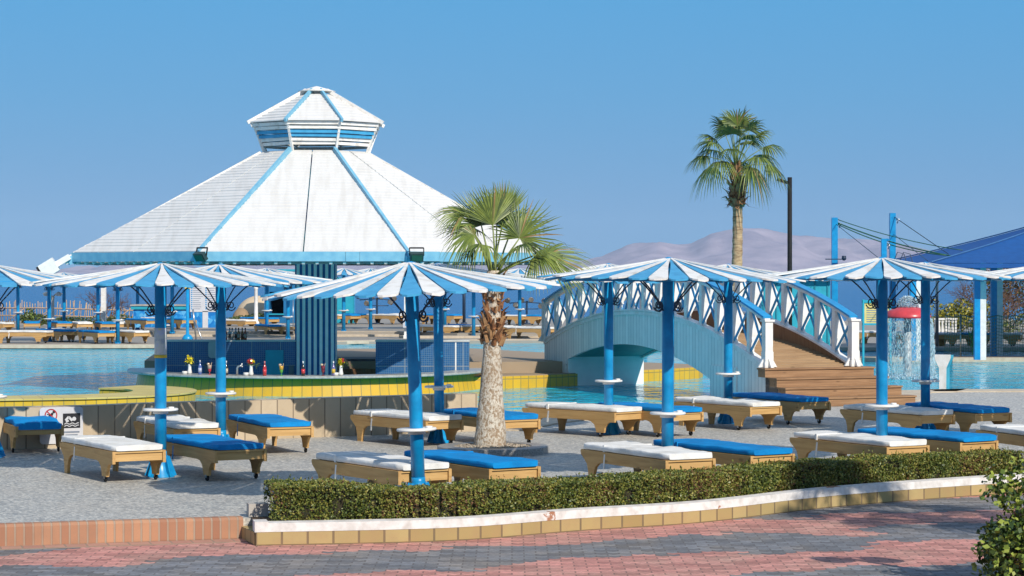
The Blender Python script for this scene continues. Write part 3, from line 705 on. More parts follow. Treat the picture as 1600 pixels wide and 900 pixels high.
# ------------------------------------------------------------------ palms
FROND = [pm('palm_green', (.15, .20, .035), (.09, .135, .025), 9, .42, 0, spec=.5), pm('palm_yellow_green', (.21, .26, .05), (.14, .18, .035), 9, .42, 0, spec=.5), pm('palm_dark_green', (.07, .11, .025), (.045, .075, .018), 9, .45, 0), pm('palm_dry', (.33, .23, .10), (.24, .15, .06), 9, .7, 0)]
BOOT = pm('palm_boot_brown', (.30, .135, .055), (.15, .065, .03), 14, .8, .6, 60)
BOOT2 = pm('palm_boot_tan', (.46, .27, .13), (.30, .16, .07), 14, .8, .5, 60)
def frond(mb, base, tip, axis, normal, R, spread=115, n=34, droop=.25, wid=.030, rg=random, petr=.012, dark=0):
    base, tip = Vector(base), Vector(tip); axis = Vector(axis).normalized(); normal = Vector(normal); normal = (normal - axis * normal.dot(axis)).normalized(); side = axis.cross(normal)
    mid = base.lerp(tip, .5) + Vector((0, 0, .06 * (tip - base).length))
    mb.tube([base, base.lerp(mid, .5) + Vector((0, 0, .01)), mid, tip], [petr * 1.5, petr * 1.2, petr, petr * .7], 5, 1)
    for k in range(n):
        th = math.radians(-spread + 2 * spread * (k + rg.uniform(-.2, .2)) / (n - 1))
        d = axis * math.cos(th) + side * math.sin(th)
        L = R * (.62 + .38 * math.cos(th * .72)) * rg.uniform(.88, 1.06)
        fold = normal * (.22 if k % 2 else -.22)
        P = []
        for t in (0, .32, .62, .82, 1.0):
            g = droop * max(0, t - .25) ** 1.8 * L * 1.5 * rg.uniform(.85, 1.15)
            P.append(tip + d * L * t * (1 - .10 * droop * t) - Vector((0, 0, g)) + normal * (.10 * R * math.sin(t * 1.5)) * (-.6))
        wv = d.cross(normal).normalized()
        W = [wid * q for q in (.30, .95, .8, .42, .04)]
        vs = []
        for p, w_ in zip(P, W):
            vs += [p - wv * w_ * .5 + normal * w_ * .25, p, p + wv * w_ * .5 + normal * w_ * .25]
        fs = []
        for i in range(4):
            fs += [(3 * i, 3 * i + 1, 3 * i + 4, 3 * i + 3), (3 * i + 1, 3 * i + 2, 3 * i + 5, 3 * i + 4)]
        r = rg.random()
        mi = dark if r < .5 else (1 if r < .82 else (2 if r < .95 else 3))
        mb.add(vs, fs, mi)
def boots(mb, z0, z1, r0, r1, n, ln, rg, flare=1.0):
    for i in range(n):
        f = i / n; z = z0 + (z1 - z0) * f + rg.uniform(-.02, .02); a = i * 2.399 + rg.uniform(-.25, .25); r = r0 + (r1 - r0) * f
        L = ln * rg.uniform(.6, 1.25); w_ = ln * rg.uniform(.30, .5); c, s = math.cos(a), math.sin(a); T = Vector((-s, c, 0)); O = Vector((c, s, 0))
        lift = rg.uniform(.35, 1.0) * flare; up = rg.choice((1, 1, 1, .3, -.6))
        p0 = O * (r - .01) + Vector((0, 0, z)); p1 = p0 + O * L * .35 * lift + Vector((0, 0, L * .5 * up)); p2 = p1 + O * L * .45 * lift * rg.uniform(.4, 1.4) + Vector((0, 0, L * .4 * up * rg.uniform(-.4, 1))) + T * rg.uniform(-.4, .4) * L * .5
        vs = []
        for p, q, th in ((p0, 1.0, .03), (p1, .72, .022), (p2, .18, .008)):
            vs += [p - T * w_ * q * .5, p + T * w_ * q * .5, p + O * th + Vector((0, 0, -th * .4))]
        mb.add(vs, [(0, 3, 5, 2), (2, 5, 4, 1), (1, 4, 3, 0), (3, 6, 8, 5), (5, 8, 7, 4), (4, 7, 6, 3), (6, 7, 8)], 0 if rg.random() < .62 else 1)
# near palm
trk = NT('palm_bark_patchy'); o_ = trk.coord((1, 1, .7), rand=False); n1 = trk.noise(o_, 28, 6, .7, .5); n2 = trk.noise(trk.coord((1, 1, 1), rand=False), 2.2, 3)
cc = trk.mix(trk.ramp(n1, [(.44, (0, 0, 0, 1)), (.54, (1, 1, 1, 1))]), (.34, .24, .155, 1), (.66, .60, .50, 1)); cc = trk.mix(trk.math('MULTIPLY', trk.ramp(n2, [(.45, (0, 0, 0, 1)), (.7, (1, 1, 1, 1))]), .45), cc, (.33, .24, .16, 1))
trk.bump(n1, .9, .03); trk.fin(cc, .9, .15)
PX, PD = at(766, 30.9), 30.9
pt_ = thing('fan_palm', 'short fan palm with a thick pale patchy trunk, brown boots and green fan leaves', 'palm tree', (PX, PD, 0))
m = MB(); prof = [(.226, 0), (.222, .06), (.211, .2), (.19, .42), (.166, .68), (.146, .95), (.129, 1.22), (.119, 1.42), (.117, 1.6), (.112, 1.9), (.105, 2.2), (.085, 2.42)]
pr2 = []
for (a, za), (b, zb) in zip(prof, prof[1:]):
    for k in range(5): pr2.append((a + (b - a) * k / 5, za + (zb - za) * k / 5))
pr2.append(prof[-1]); m.lathe(pr2, 40)
m.v = [(x * (1 + .06 * mnoise.noise(Vector((x * 6, y * 6, z * 5))) + .03 * mnoise.noise(Vector((x * 18, y * 18, z * 14)))) + .018 * z, y * (1 + .06 * mnoise.noise(Vector((x * 6, y * 6, z * 5 + 9)))), z) for x, y, z in m.v]
m.build('trunk', trk.m, pt_)
m = MB(); rg = random.Random(4); boots(m, 1.42, 2.32, .128, .11, 120, .15, rg, .8); boots(m, 1.40, 1.75, .128, .12, 44, .2, rg, 1.0)
m.v = [(x + .018 * z, y, z) for x, y, z in m.v]; m.build('boots', [BOOT, BOOT2], pt_)
m = MB(); hub = Vector((.04, 0, 2.36)); s_ = 3600 / 30.9
def W(px, py, dy=0): return Vector(((px - 766) / s_, dy, CZ - (py - HZ) / s_))
rg = random.Random(9)
FR = [  # petiole tip px, depth offset, axis px delta (dx, dy up), normal, radius, spread, droop
    ((752, 352), .0, (-.38, .1, .92), (.75, -.62, .2), .62, 88, .10), ((727, 335), -.1, (-.92, -.1, .40), (.35, -.5, .8), .52, 80, .55),
    ((741, 368), -.25, (-.70, -.3, .30), (.2, -.75, .62), .56, 100, .95), ((786, 345), .15, (.02, .1, .98), (.1, -1, .1), .56, 40, .05),
    ((812, 372), -.12, (.45, -.05, .86), (-.25, -.93, .25), .64, 118, .12), ((848, 402), .05, (.95, .1, .22), (-.1, -.62, .78), .80, 72, .42),
    ((838, 398), -.3, (.75, -.4, .05), (-.1, -.6, .8), .50, 110, .9), ((776, 350), .4, (.1, .6, .8), (.0, -.8, .6), .62, 90, .25),
    ((800, 356), .35, (.4, .5, .75), (-.3, -.7, .6), .60, 85, .25), ((757, 385), -.45, (-.25, -.75, .2), (.0, -.3, .95), .48, 105, 1.0),
    ((738, 360), .4, (-.6, .6, .5), (.4, -.4, .8), .6, 90, .5), ((815, 385), -.45, (.3, -.8, .3), (.0, -.4, .9), .46, 100, .9), ((770, 352), -.1, (-.12, -.1, .98), (.35, -.9, .1), .60, 62, .12)]
for (tpx, dy, ax, nn, R, spd, dr) in FR:
    frond(m, hub + Vector((rg.uniform(-.04, .04), rg.uniform(-.05, .05), rg.uniform(-.1, .05))), W(tpx[0], tpx[1], dy), ax, nn, R * 1.04, spd, 34, dr * .85, .027, rg, .013, rg.choice((0, 0, 2)))
m.build('crown', FROND, pt_)
pr_ = thing('palm_planter_ring', 'low grey terrazzo ring of pale gravel round the short palm trunk', 'planter', (at(770, 30.6), 30.6, 0))
TERZ = pm('grey_terrazzo', (.34, .33, .31), (.17, .165, .155), 60, .4, .2, 80, .5)
m = MB(); nn8 = [(.72 * math.cos(2 * PI * k / 28), .72 * math.sin(2 * PI * k / 28)) for k in range(28)]; m.strip(nn8, [(-.02, 0), (-.02, .085), (-.01, .095), (.20, .095), (.2, 0)], closed=True); m.build('ring_kerb', TERZ, pr_)
m = MB(); m.add([(.56 * math.cos(2 * PI * k / 28), .56 * math.sin(2 * PI * k / 28), .07) for k in range(28)], [tuple(range(28))])
gv = pm('pale_gravel', (.66, .57, .46), (.40, .33, .25), 70, .9, 1.0, 70, .2, bdist=.03); m.build('gravel_bed', gv, pr_)
gm = MB(); C = np.stack([rng.uniform(-.54, .54, 2600), rng.uniform(-.54, .54, 2600), rng.uniform(.07, .085, 2600)], 1); C = C[np.hypot(C[:, 0], C[:, 1]) < .52]; gm.quads(leaf_quads(C, .032, 0, .8), np.zeros(len(C))); gm.build('gravel_stones', gv, pr_)

# tall palm behind the bridge
def tall_palm(loc, label, lean=.07, H=5.05, boots_len=1.0, seed=3):
    rg = random.Random(seed); t = thing('fan_palm', label, 'palm tree', loc)
    lx = lambda z: lean * math.sin(min(1, z / H) * 2.2)
    m = MB(); n = 60; m.tube([(lx(H * i / n), 0, H * i / n) for i in range(n + 1)], [.155 - .035 * i / n + .007 * math.sin(i * 1.9) for i in range(n + 1)], 14)
    rb = NT('ringed_palm_trunk'); o_ = rb.coord((3, 3, 14), rand=False); nz = rb.noise(o_, 1.6, 4, .6); rb.bump(nz, .8, .02)
    rb.fin(rb.ramp(nz, [(.35, (.24, .15, .085)), (.6, (.50, .36, .21))]), .9, .15); m.build('trunk', rb.m, t)
    m = MB(); zt = H - boots_len; boots(m, zt, H - .05, .16, .12, 110, .26, rg, .8); boots(m, zt - .1, zt + .4, .15, .15, 60, .40, rg, 1.2)
    m.v = [(x + lx(z), y, z) for x, y, z in m.v]; m.build('boots', [BOOT, BOOT2], t)
    m = MB(); hub = Vector((lx(H), 0, H - .1)); K = 25
    for i in range(K):
        f = (i + .5) / K; el = math.radians(86 - 84 * f); az = i * 2.399 + rg.uniform(-.2, .2)
        d = Vector((math.cos(el) * math.cos(az), math.cos(el) * math.sin(az), math.sin(el)))
        Lp = 1.18 - .40 * f; tip = hub + d * Lp + Vector((0, 0, -.10 * f))
        ax = (d + Vector((0, 0, -.25 - .25 * f))).normalized(); nrm = Vector((-d.x * math.sin(el), -d.y * math.sin(el), math.cos(el) + .2))
        frond(m, hub, tip, ax, nrm, .74 * rg.uniform(.9, 1.1), 96, 26, .28 + .75 * f, .040, rg, .012, rg.choice((0, 0, 2)))
    m.build('crown', FROND, t); return t
TD = 60.0
tall_palm((at(1143, TD), TD, 0), 'tall slim fan palm rising against the sky behind the bridge', .16, zz(258, TD), 1.0, 3)
tall_palm((7.3, 19.4, -.2), 'fan palm off the right edge whose crown shades the paving', .1, 4.3, .8, 8)
# ------------------------------------------------------------------ pool bar pavilion
BX, BD = at(485, 50), 50.0
BLUET = tiles('blue_mosaic_tiles', (.018, .115, .30), (.012, .085, .23), (.10, .19, .30), .045, .045, .006, 0, .25, True, .5, .3, .12, (.008, .05, .14))
PVX = -4.28; PVR = .04
pav = thing('bar_pavilion', 'large octagonal pool bar roof of white boards with blue hips and a slatted cupola', 'pavilion', (PVX, BD, 0), PVR)
R0, R1, ZA, ZB = 5.32, 1.20, 2.80, 4.97
T22 = math.tan(PI / 8); C22 = math.cos(PI / 8)
def facet_boards(mb, phi, a0, z0, a1, z1, n, thick, seam, rg, sub=True, jut=.0, lapz=.03):
    """lapped boards on one side of an eight-sided pyramid; a = apothem"""
    nx, ny = math.cos(phi), math.sin(phi); tx, ty = -ny, nx
    P = lambda a, s, z: (nx * a + tx * s, ny * a + ty * s, z)
    for i in range(n):
        aa, ab = a0 + (a1 - a0) * i / n, a0 + (a1 - a0) * (i + 1.25) / n
        za, zb = z0 + (z1 - z0) * i / n, z0 + (z1 - z0) * (i + 1.25) / n
        hw = (aa * .5 + ab * .5) * T22 - .015 + jut
        segs = [(-hw + rg.uniform(-.02, .02), -seam), (seam, hw + rg.uniform(-.02, .02))] if seam else [(-hw, hw)]
        for s0, s1 in segs:
            d = rg.uniform(-.004, .004); j = rg.uniform(-.012, .012)
            top = [P(aa, s0, za + lapz + d), P(aa, s1, za + lapz + d + j * .4), P(ab, s1, zb + .004), P(ab, s0, zb + .004)]
            bot = [P(aa, s0, za + lapz + d - thick), P(aa, s1, za + lapz + d - thick), P(ab, s1, zb - .012), P(ab, s0, zb - .012)]
            mb.add(top + bot, [(0, 1, 2, 3), (7, 6, 5, 4), (0, 4, 5, 1), (1, 5, 6, 2), (2, 6, 7, 3), (3, 7, 4, 0)])
rg = random.Random(21)
for k in range(8):
    phi = -PI / 2 + k * PI / 4
    m = MB(); facet_boards(m, phi, R0 * C22, ZA, R1 * C22, ZB, 34, .022, .012, rg, lapz=.018); m.build('roof_panel', ROOF_WHITE, pav)
for k in range(8):
    phi = -PI / 2 + (k + .5) * PI / 4; c, s = math.cos(phi), math.sin(phi); m = MB()
    m.bar((5.49 * c, 5.49 * s, 2.675), (1.22 * c, 1.22 * s, ZB + .02), .065, .14); m.build('hip_rafter', LIGHT_BLUE if k in (0, 7) else PLANK_WHITE, pav, (0, 0, 0) if k in (0, 7) else (0, 0, -.06))
    m = MB(); m.bar((5.42 * c, 5.42 * s, 2.62), (.45 * c, .45 * s, 4.9), .12, .16); m.build('under_rafter', LIGHT_BLUE, pav)
for k in range(8):
    phi = -PI / 2 + k * PI / 4; nx, ny = math.cos(phi), math.sin(phi); ap = R0 * C22; hw = R0 * math.sin(PI / 8) - .03
    m = MB(); rgf = random.Random(k)
    cuts = sorted([-hw, hw] + [rgf.uniform(-hw * .8, hw * .8) for _ in range(2)])
    for s0, s1 in zip(cuts, cuts[1:]):
        dz = rgf.uniform(-.006, .006)
        m.bar((nx * (ap + .03) - ny * s0, ny * (ap + .03) + nx * s0, 2.705 + dz), (nx * (ap + .03) - ny * (s1 - .006), ny * (ap + .03) + nx * (s1 - .006), 2.705 + dz), .035, .19)
    m.build('fascia_board', LIGHT_BLUE, pav)
    m = MB(); ap2 = ap - .10; m.bar((nx * ap2 - ny * hw, ny * ap2 + nx * hw, 2.60), (nx * ap2 + ny * hw, ny * ap2 - nx * hw, 2.60), .06, .09); m.build('eave_beam', CONC, pav)
    m = MB()
    for i in range(15):
        s_ = -hw + .12 + (2 * hw - .24) * i / 14
        m.bar((nx * (ap + .0) - ny * s_, ny * (ap) + nx * s_, 2.575), (nx * (ap - 1.0) - ny * s_ * .8, ny * (ap - 1.0) + nx * s_ * .8, 3.08), .06, .05)
    m.build('rafter_tails', PLANK_WHITE, pav)
# cupola
cu = MB(); cu.strip([(1.02 * math.cos(PI / 8 + k * PI / 4), 1.02 * math.sin(PI / 8 + k * PI / 4)) for k in range(8)], [(-.03, 4.86), (-.03, 4.98), (.03, 4.98), (.03, 4.86)], closed=True)
cup = cu.build('cupola', PLANK_WHITE, pav, (.04, 0, 0))
for k in range(8):
    phi = -PI / 2 + (k + .5) * PI / 4; c, s = math.cos(phi), math.sin(phi); m = MB()
    m.bar((1.17 * c, 1.17 * s, 4.9), (1.45 * c, 1.45 * s, 5.62), .05, .05); m.build('cupola_post', PLANK_WHITE, cup)
    m = MB(); m.bar((1.57 * c, 1.57 * s, 5.60), (.25 * c, .25 * s, 6.34), .05, .075); m.build('cupola_hip', LIGHT_BLUE if k in (0, 7) else PLANK_WHITE, cup)
for i in range(6):
    z0 = 5.10 + .083 * i; r = 1.235 + .043 * i; m = MB()
    for k in range(8):
        a0 = -PI / 2 + (k - .5) * PI / 4; a1 = a0 + PI / 4; e = rg.uniform(-.01, .01)
        m.bar((r * math.cos(a0), r * math.sin(a0), z0 + .035 + e), (r * math.cos(a1), r * math.sin(a1), z0 + .035 + rg.uniform(-.01, .01)), .025, .068)
    m.build('louvre_band', PLANK_BLUE if i in (2, 3) else PLANK_WHITE, cup)
m = MB()
for k in range(8): facet_boards(m, -PI / 2 + k * PI / 4, 1.53 * C22, 5.60, .36 * C22, 6.22, 9, .025, 0, rg, lapz=.025)
m.build('cupola_roof', ROOF_WHITE, cup)
m = MB(); m.lathe([(.40, 6.305), (.41, 6.325), (.03, 6.43), (.0, 6.435)], 8); m.lathe([(.09, 6.15), (.09, 6.31)], 8); m.build('finial_cap', PLANK_WHITE, cup)
m = MB(); m.b2((-.40, -.43, -.75), (.46, .43, 4.9)); m.build('pillar', pm('pillar_blue_paint', (.012, .11, .32), (.010, .085, .25), 5, .45, .1), pav)
m = MB()
for i in range(7):
    x = -.43 + .86 * (i + .5) / 7; PO = .03
    for s in (-1, 1):
        m.box((x + PO, s * .434, 2.0), (.066, .010, 5.5)); m.box((s * .434 + PO, x, 2.0), (.010, .066, 5.5))
m.build('pillar_stripes', pm('bright_white_paint', (.88, .87, .84), (.80, .79, .76), 6, .4, .05), pav)
FLD = pm('dark_lamp_housing', (.03, .06, .06), None, 8, .45)
def floodlight(loc, rz, label, tilt=.6):
    t = thing('floodlight', label, 'floodlight', loc, rz)
    m = MB(); m.box((0, 0, -.02), (.26, .09, .17), 0, Matrix.Rotation(tilt, 3, 'X')); m.build('housing', FLD, t)
    m = MB(); m.box((0, -.057 * math.cos(tilt), -.02 - .057 * math.sin(tilt)), (.21, .006, .13), 0, Matrix.Rotation(tilt, 3, 'X')); m.build('glass', GREEN_POST, t)
    m = MB(); m.bar((-.14, .02, 0), (-.14, .05, .15), .02, .02); m.bar((.14, .02, 0), (.14, .05, .15), .02, .02); m.bar((-.14, .05, .15), (.14, .05, .15), .03, .03); m.build('yoke', BLACK, t)
    return t
for ang, lab in ((-112.5, 'dark floodlight under the left front corner of the bar roof'), (-67.5, 'dark floodlight under the right front corner of the bar roof')):
    a = math.radians(ang) + PVR; floodlight((PVX + 5.49 * math.cos(a) + .12, BD + 5.49 * math.sin(a) - .06, 2.72), a + PI / 2 - .3, lab)
def white_lamp(loc, rz, label):
    t = thing('floodlight', label, 'floodlight', loc, rz)
    m = MB(); m.box((0, 0, 0), (.34, .26, .30), 0, Matrix.Rotation(-.55, 3, 'Y')); m.build('housing', WHITE, t)
    m = MB(); m.box((-.17, 0, -.10), (.04, .24, .28), 0, Matrix.Rotation(-.55, 3, 'Y')); m.build('lens', BLACK, t)
    m = MB(); m.bar((.12, 0, .06), (.42, 0, .24), .12, .12); m.build('arm', WHITE, t); return t
a = math.radians(-157.5) + PVR; white_lamp((PVX + 5.67 * math.cos(a) - .14, BD + 5.67 * math.sin(a), 2.48), .1, 'white box lamp on the left tip of the bar roof')

# bar island: yellow ring, counter, sunken floor, tiled blocks
isl = thing('bar_island', 'yellow tiled island base of the pool bar rising out of the water', 'bar', (BX, BD, 0))
RC = 3.72
YELB = tiles('yellow_bar_tiles', (.70, .41, .03), (.62, .35, .025), (.28, .20, .06), .20, .6, .010, 0, .35, True, .4, .4, .35, (.30, .30, .08))
arcp = [(RC * math.cos(t), RC * math.sin(t)) for t in [PI * 1.0 + PI * 1.0 * i / 60 for i in range(61)]]
m = MB(); m.strip(arcp, [(.16, -.6), (0, -.6), (-.035, -.1), (0.03, .255), (.16, .255)]); m.build('tiled_ring', YELB, isl)
m = MB(); inner = [(x, y) for x, y in arcp]; m.prism(arcp + [(RC, .2), (-RC, .2)], lambda u, v, q: (u * .97, v * .97, q), -.78, -.72); m.build('sunken_floor', CONC, isl)
COUNT = pm('grey_stone_counter', (.46, .45, .42), (.33, .32, .30), 14, .3, .1)
ctr = thing('bar_counter', 'long curved grey stone counter top along the front of the pool bar', 'counter', (BX, BD, 0))
m = MB(); ca = [((RC + .0) * math.cos(t), (RC + .0) * math.sin(t)) for t in [PI * .985 + PI * 1.03 * i / 70 for i in range(71)]]
m.strip(ca, [(-.20, .262), (-.21, .275), (-.21, .305), (-.20, .312), (.42, .312), (.42, .262)]); m.build('counter_top', COUNT, ctr)
m = MB(); ci = [((RC - .34) * math.cos(t), (RC - .34) * math.sin(t)) for t in [PI + PI * i / 60 for i in range(61)]]
m.strip(ci, [(0, -.72), (0, .26), (.08, .26), (.08, -.72)]); m.build('counter_front', tiles('counter_dark_tiles', (.03, .10, .2), (.02, .08, .16), (.1, .15, .2), .1, .1, .006, 0, .3), ctr)

def tiled_block(x0, x1, D, ztop, zbot, label, depth=.5):
    xa, xb = at(x0, D), at(x1, D); t = thing('tiled_bar_block', label, 'bar unit', ((xa + xb) / 2, D, 0)); w_ = xb - xa
    m = MB()
    for poly in (((-w_ / 2, 0), (w_ / 2, 0)), ((w_ / 2, 0), (w_ / 2, depth)), ((-w_ / 2, depth), (-w_ / 2, 0))):
        (xa_, ya_), (xb_, yb_) = poly; L_ = math.hypot(xb_ - xa_, yb_ - ya_)
        m.add([(xa_, ya_, zbot), (xb_, yb_, zbot), (xb_, yb_, ztop), (xa_, ya_, ztop)], [(0, 1, 2, 3)], 0, [[(0, zbot), (L_, zbot), (L_, ztop), (0, ztop)]])
    m.add([(-w_ / 2, depth, zbot), (w_ / 2, depth, zbot), (w_ / 2, depth, ztop), (-w_ / 2, depth, ztop)], [(1, 0, 3, 2)], 0)
    m.build('mosaic_body', BLUET, t)
    m = MB(); m.b2((-w_ / 2 - .01, -.02, ztop + .001), (w_ / 2 + .01, depth + .02, ztop + .035)); m.build('stone_top', pm('pale_stone_top', (.62, .60, .57), None, 5, .4), t)
    m = MB()   # pale tile joints
    for i in range(1, int(w_ / .62) + 1):
        x = -w_ / 2 + i * .62
        if x < w_ / 2 - .05: m.b2((x - .006, -.004, zbot), (x + .006, -.001, ztop))
    m.b2((-w_ / 2, -.0045, .39), (w_ / 2, -.0015, .402)); m.build('joint_strips', pm('pale_grout', (.34, .38, .42), None, 5, .6), t)
    return t, w_
BZ = zz(534, 49.5)
blkL, wL = tiled_block(258, 461, 49.5, BZ, -.74, 'long blue mosaic bar block left of the striped pillar')
blkR, wR = tiled_block(587, 733, 49.0, zz(534, 49), -.74, 'blue mosaic bar block right of the striped pillar, half in sun')
m = MB(); m.b2((wR / 2 - .30, -.007, -.7), (wR / 2 - .27, -.004, BZ)); m.build('white_corner_strip', WHITE, blkR)
k_ = 3600 / 49.5; lx = lambda px: (px - 359.5) / k_; lz = lambda py: CZ - (py - HZ) / k_
m = MB(); m.b2((lx(415), -.03, -.5), (lx(443), -.002, lz(547))); m.build('cupboard_door', TURQ, blkL)
m = MB(); m.prism(rrect(.29, .36, .07), lambda u, v, q: (lx(337) + u, q, lz(546) + v), -.12, -.002); m.build('towel_dispenser', pm('dispenser_grey', (.36, .42, .42), None, 5, .4), blkL)
m = MB(); m.b2((lx(320), -.05, lz(582)), (lx(330), -.002, lz(568))); m.b2((lx(459) - .1, -.05, lz(588)), (lx(459), -.002, lz(571))); m.build('socket_box', pm('socket_grey', (.12, .14, .15), None, 5, .5), blkL)

# island deck behind and right of the bar
TAN = tiles('tan_island_slabs', (.57, .44, .29), (.52, .39, .25), (.33, .25, .17), .6, .5, .008, .5, .7, True, .3, .3, .4, (.40, .30, .2))
idk = thing('island_deck', 'tan stepped deck between the pool bar and the bridge foot, yellow tiled below', 'deck', (0, 0, 0))
low = [(BX + 3.55, 49.0), (at(850, 50), 50.0), (at(1033, 53), 53.0), (at(1092, 54.2), 54.2), (at(1098, 54.6), 54.8), (at(1090, 55.6), 55.6), (2.5, 57.5), (-2, 57.5), (BX + 3.4, 50.5)]
m = MB(); m.prism(low, lambda u, v, q: (u, v, q), -.5, .175); m.build('lower_step', TAN, idk)
m = MB(); m.strip([Vector(p) for p in low[:6]], [(-.02, -.5), (-.02, .16), (.01, .16), (.01, -.5)]); m.build('yellow_face', YELB, idk)
up = [(at(733, 50.6), 50.6), (at(884, 51.0), 51.0), (at(890, 51.6), 51.6), (at(895, 53), 53), (1.1, 56.2), (-1.2, 60), (-9, 59), (-8.2, 51.4), (BX - 2, 51.0), (BX + 3.0, 51.0)]
m = MB(); m.prism(up, lambda u, v, q: (u, v, q), -.74, .42); m.build('upper_step', TAN, idk)
m = MB(); m.b2((at(520, 50.95), 50.93, -.72), (at(587, 50.95), 50.99, .26)); m.build('wood_panel', TEAK_Z, idk)
m = MB(); m.b2((at(520, 52), 51.1, .424), (at(590, 52), 52.4, .47)); m.build('dark_grey_top', pm('dark_grey_surface', (.10, .10, .11), None, 8, .7), idk)  # thin dark grey sheet over the tan deck

# bottles, glasses and vases on the counter
GLASSM = {}
def gm_(name, c, r=.12):
    if name not in GLASSM: GLASSM[name] = pm(name, c, None, 5, r, 0, spec=.6)
    return GLASSM[name]
def counter_pos(px, R=RC - .08):
    # point of the counter arc in that photo column
    best = None
    for i in range(600):
        t = PI + PI * i / 600; x, y = BX + R * math.cos(t), BD + R * math.sin(t)
        e = abs(CX + x * F / y - px)
        if best is None or e < best[0]: best = (e, x, y)
    return best[1], best[2], .313
def bottle(loc, label, body, lab, cap, h=.29, r=.037, group='bottles along the bar counter'):
    t = thing('bottle', label, 'bottle', loc, 0, group); k = h / .29
    m = MB(); m.lathe([(r * .9, 0), (r, .01), (r, .16 * k), (r * .7, .195 * k), (r * .36, .22 * k), (r * .34, .27 * k)], 12); m.build('glass_body', body, t)
    m = MB(); m.lathe([(r * 1.03, .045 * k), (r * 1.03, .135 * k)], 12); m.build('paper_label', lab, t)
    m = MB(); m.lathe([(r * .42, .245 * k), (r * .42, .29 * k), (.002, .291 * k)], 10); m.build('cap', cap, t)
G = gm_
bottle(counter_pos(312), 'clear blue bottle right of the left yellow flower vase', G('blue_glass', (.10, .16, .42)), G('pale_label', (.45, .5, .65)), G('grey_cap', (.5, .5, .52)))
bottle(counter_pos(354), 'bottle half hidden behind the pole in front of the menu board', G('dark_glass', (.04, .03, .02)), G('cream_label', (.6, .5, .35)), G('white_cap', (.7, .7, .7)))
bottle(counter_pos(414), 'red bottle with red label in front of the dark left block', G('red_glass', (.45, .03, .03)), G('red_label', (.62, .05, .06)), G('pink_cap', (.6, .2, .2)))
bottle(counter_pos(474), 'dark bottle with a red label in front of the striped pillar', G('black_glass', (.03, .02, .015)), G('red_label', (.62, .05, .06)), G('white_cap', (.7, .7, .7)))
bottle(counter_pos(521), 'bottle with a yellow label at the right edge of the striped pillar', G('violet_glass', (.16, .14, .3)), G('yellow_label', (.65, .42, .05)), G('white_cap', (.7, .7, .7)))
def cocktail(loc, label, c1, c2):
    t = thing('cocktail_glass', label, 'cocktail', loc, 0, 'cocktails along the bar counter')
    m = MB(); m.lathe([(.035, 0), (.036, .006), (.006, .012), (.006, .05), (.028, .07), (.036, .12), (.034, .125)], 12); m.build('glass', G('tinted_glass_' + label[:6].strip().replace(' ', '_'), c1), t)
    m = MB(); m.lathe([(.037, .12), (.044, .19), (.043, .195)], 12); m.build('drink', G('drink_' + label[:6].strip().replace(' ', '_'), c2), t)
    m = MB(); m.tube([(.01, 0, .12), (.045, 0, .25)], .005, 5); m.lathe([(.02, .195), (.035, .215), (.02, .24)], 8, (-.025, 0, 0)); m.build('straw', G('straw_white', (.6, .45, .3)), t)
cocktail(counter_pos(328), 'red and white layered cocktail left of the menu board pole', (.5, .04, .05), (.6, .4, .3))
cocktail(counter_pos(439), 'green and orange layered cocktail before the turquoise cupboard door', (.1, .35, .05), (.75, .4, .05))
cocktail(counter_pos(505), 'dark red cocktail in front of the striped pillar', (.2, .02, .03), (.25, .03, .05))
def vase(px, label, cols):
    t = thing('flower_vase', label, 'flower vase', counter_pos(px), 0, 'flower vases on the bar counter')
    m = MB(); m.lathe([(.03, 0), (.05, .03), (.035, .10), (.032, .18), (.038, .2)], 12); m.lathe([(.05, 0), (.055, .055), (.05, .06)], 10, (-.10, -.02, 0)); m.build('white_vase', WHITE, t)
    rgv = random.Random(px)
    C = np.array([(rgv.gauss(.005, .03), rgv.gauss(0, .03), .28 + rgv.gauss(0, .028)) for _ in range(90)]); m = MB(); m.quads(leaf_quads(C, .05, 0, .8), [0 if (c[0] < cols[2] or c[2] < .27) else 1 for c in C]); m.build('blossoms', [G('petal_' + cols[0][0], cols[0][1]), G('petal_' + cols[1][0], cols[1][1])], t)
    C = np.array([(rgv.gauss(.0, .06), rgv.gauss(0, .03), .225 + rgv.gauss(0, .03)) for _ in range(40)]); m = MB(); m.quads(leaf_quads(C, .06, 0, .4), np.zeros(40)); m.build('leaves', LEAFS[0], t)
vase(296, 'white vase with a yellow blossom at the left end of the counter', (('yellow', (.75, .6, .02)), ('yellow', (.75, .6, .02)), 1))
vase(392, 'white vase with red and yellow blossoms before the left blue block', (('red', (.65, .06, .05)), ('yellow', (.75, .6, .02)), .015))
vase(532, 'white vase with a yellow and a red blossom right of the striped pillar', (('yellow', (.75, .6, .02)), ('red', (.65, .06, .05)), .02))
tp = thing('beer_tap', 'chrome tap on the counter before the left blue block', 'tap', counter_pos(371), 0)
m = MB(); m.tube([(0, 0, 0), (0, 0, .14), (.02, 0, .18), (.06, 0, .19), (.10, 0, .19)], .022, 10); m.build('column', STEEL, tp)
m = MB(); m.tube([(.085, 0, .19), (.10, 0, .24)], .012, 8); m.tube([(.10, 0, .19), (.105, 0, .165)], .012, 8); m.build('lever', WHITE, tp)
bt = [(353, 'dark red', (.20, .02, .03)), (358.5, 'clear', (.42, .46, .48)), (363, 'black capped clear', (.30, .33, .36)), (368, 'pale blue', (.32, .40, .46)), (373, 'amber', (.35, .12, .03)), (378, 'orange brown', (.42, .14, .03)), (383.5, 'reddish brown', (.38, .07, .03))]
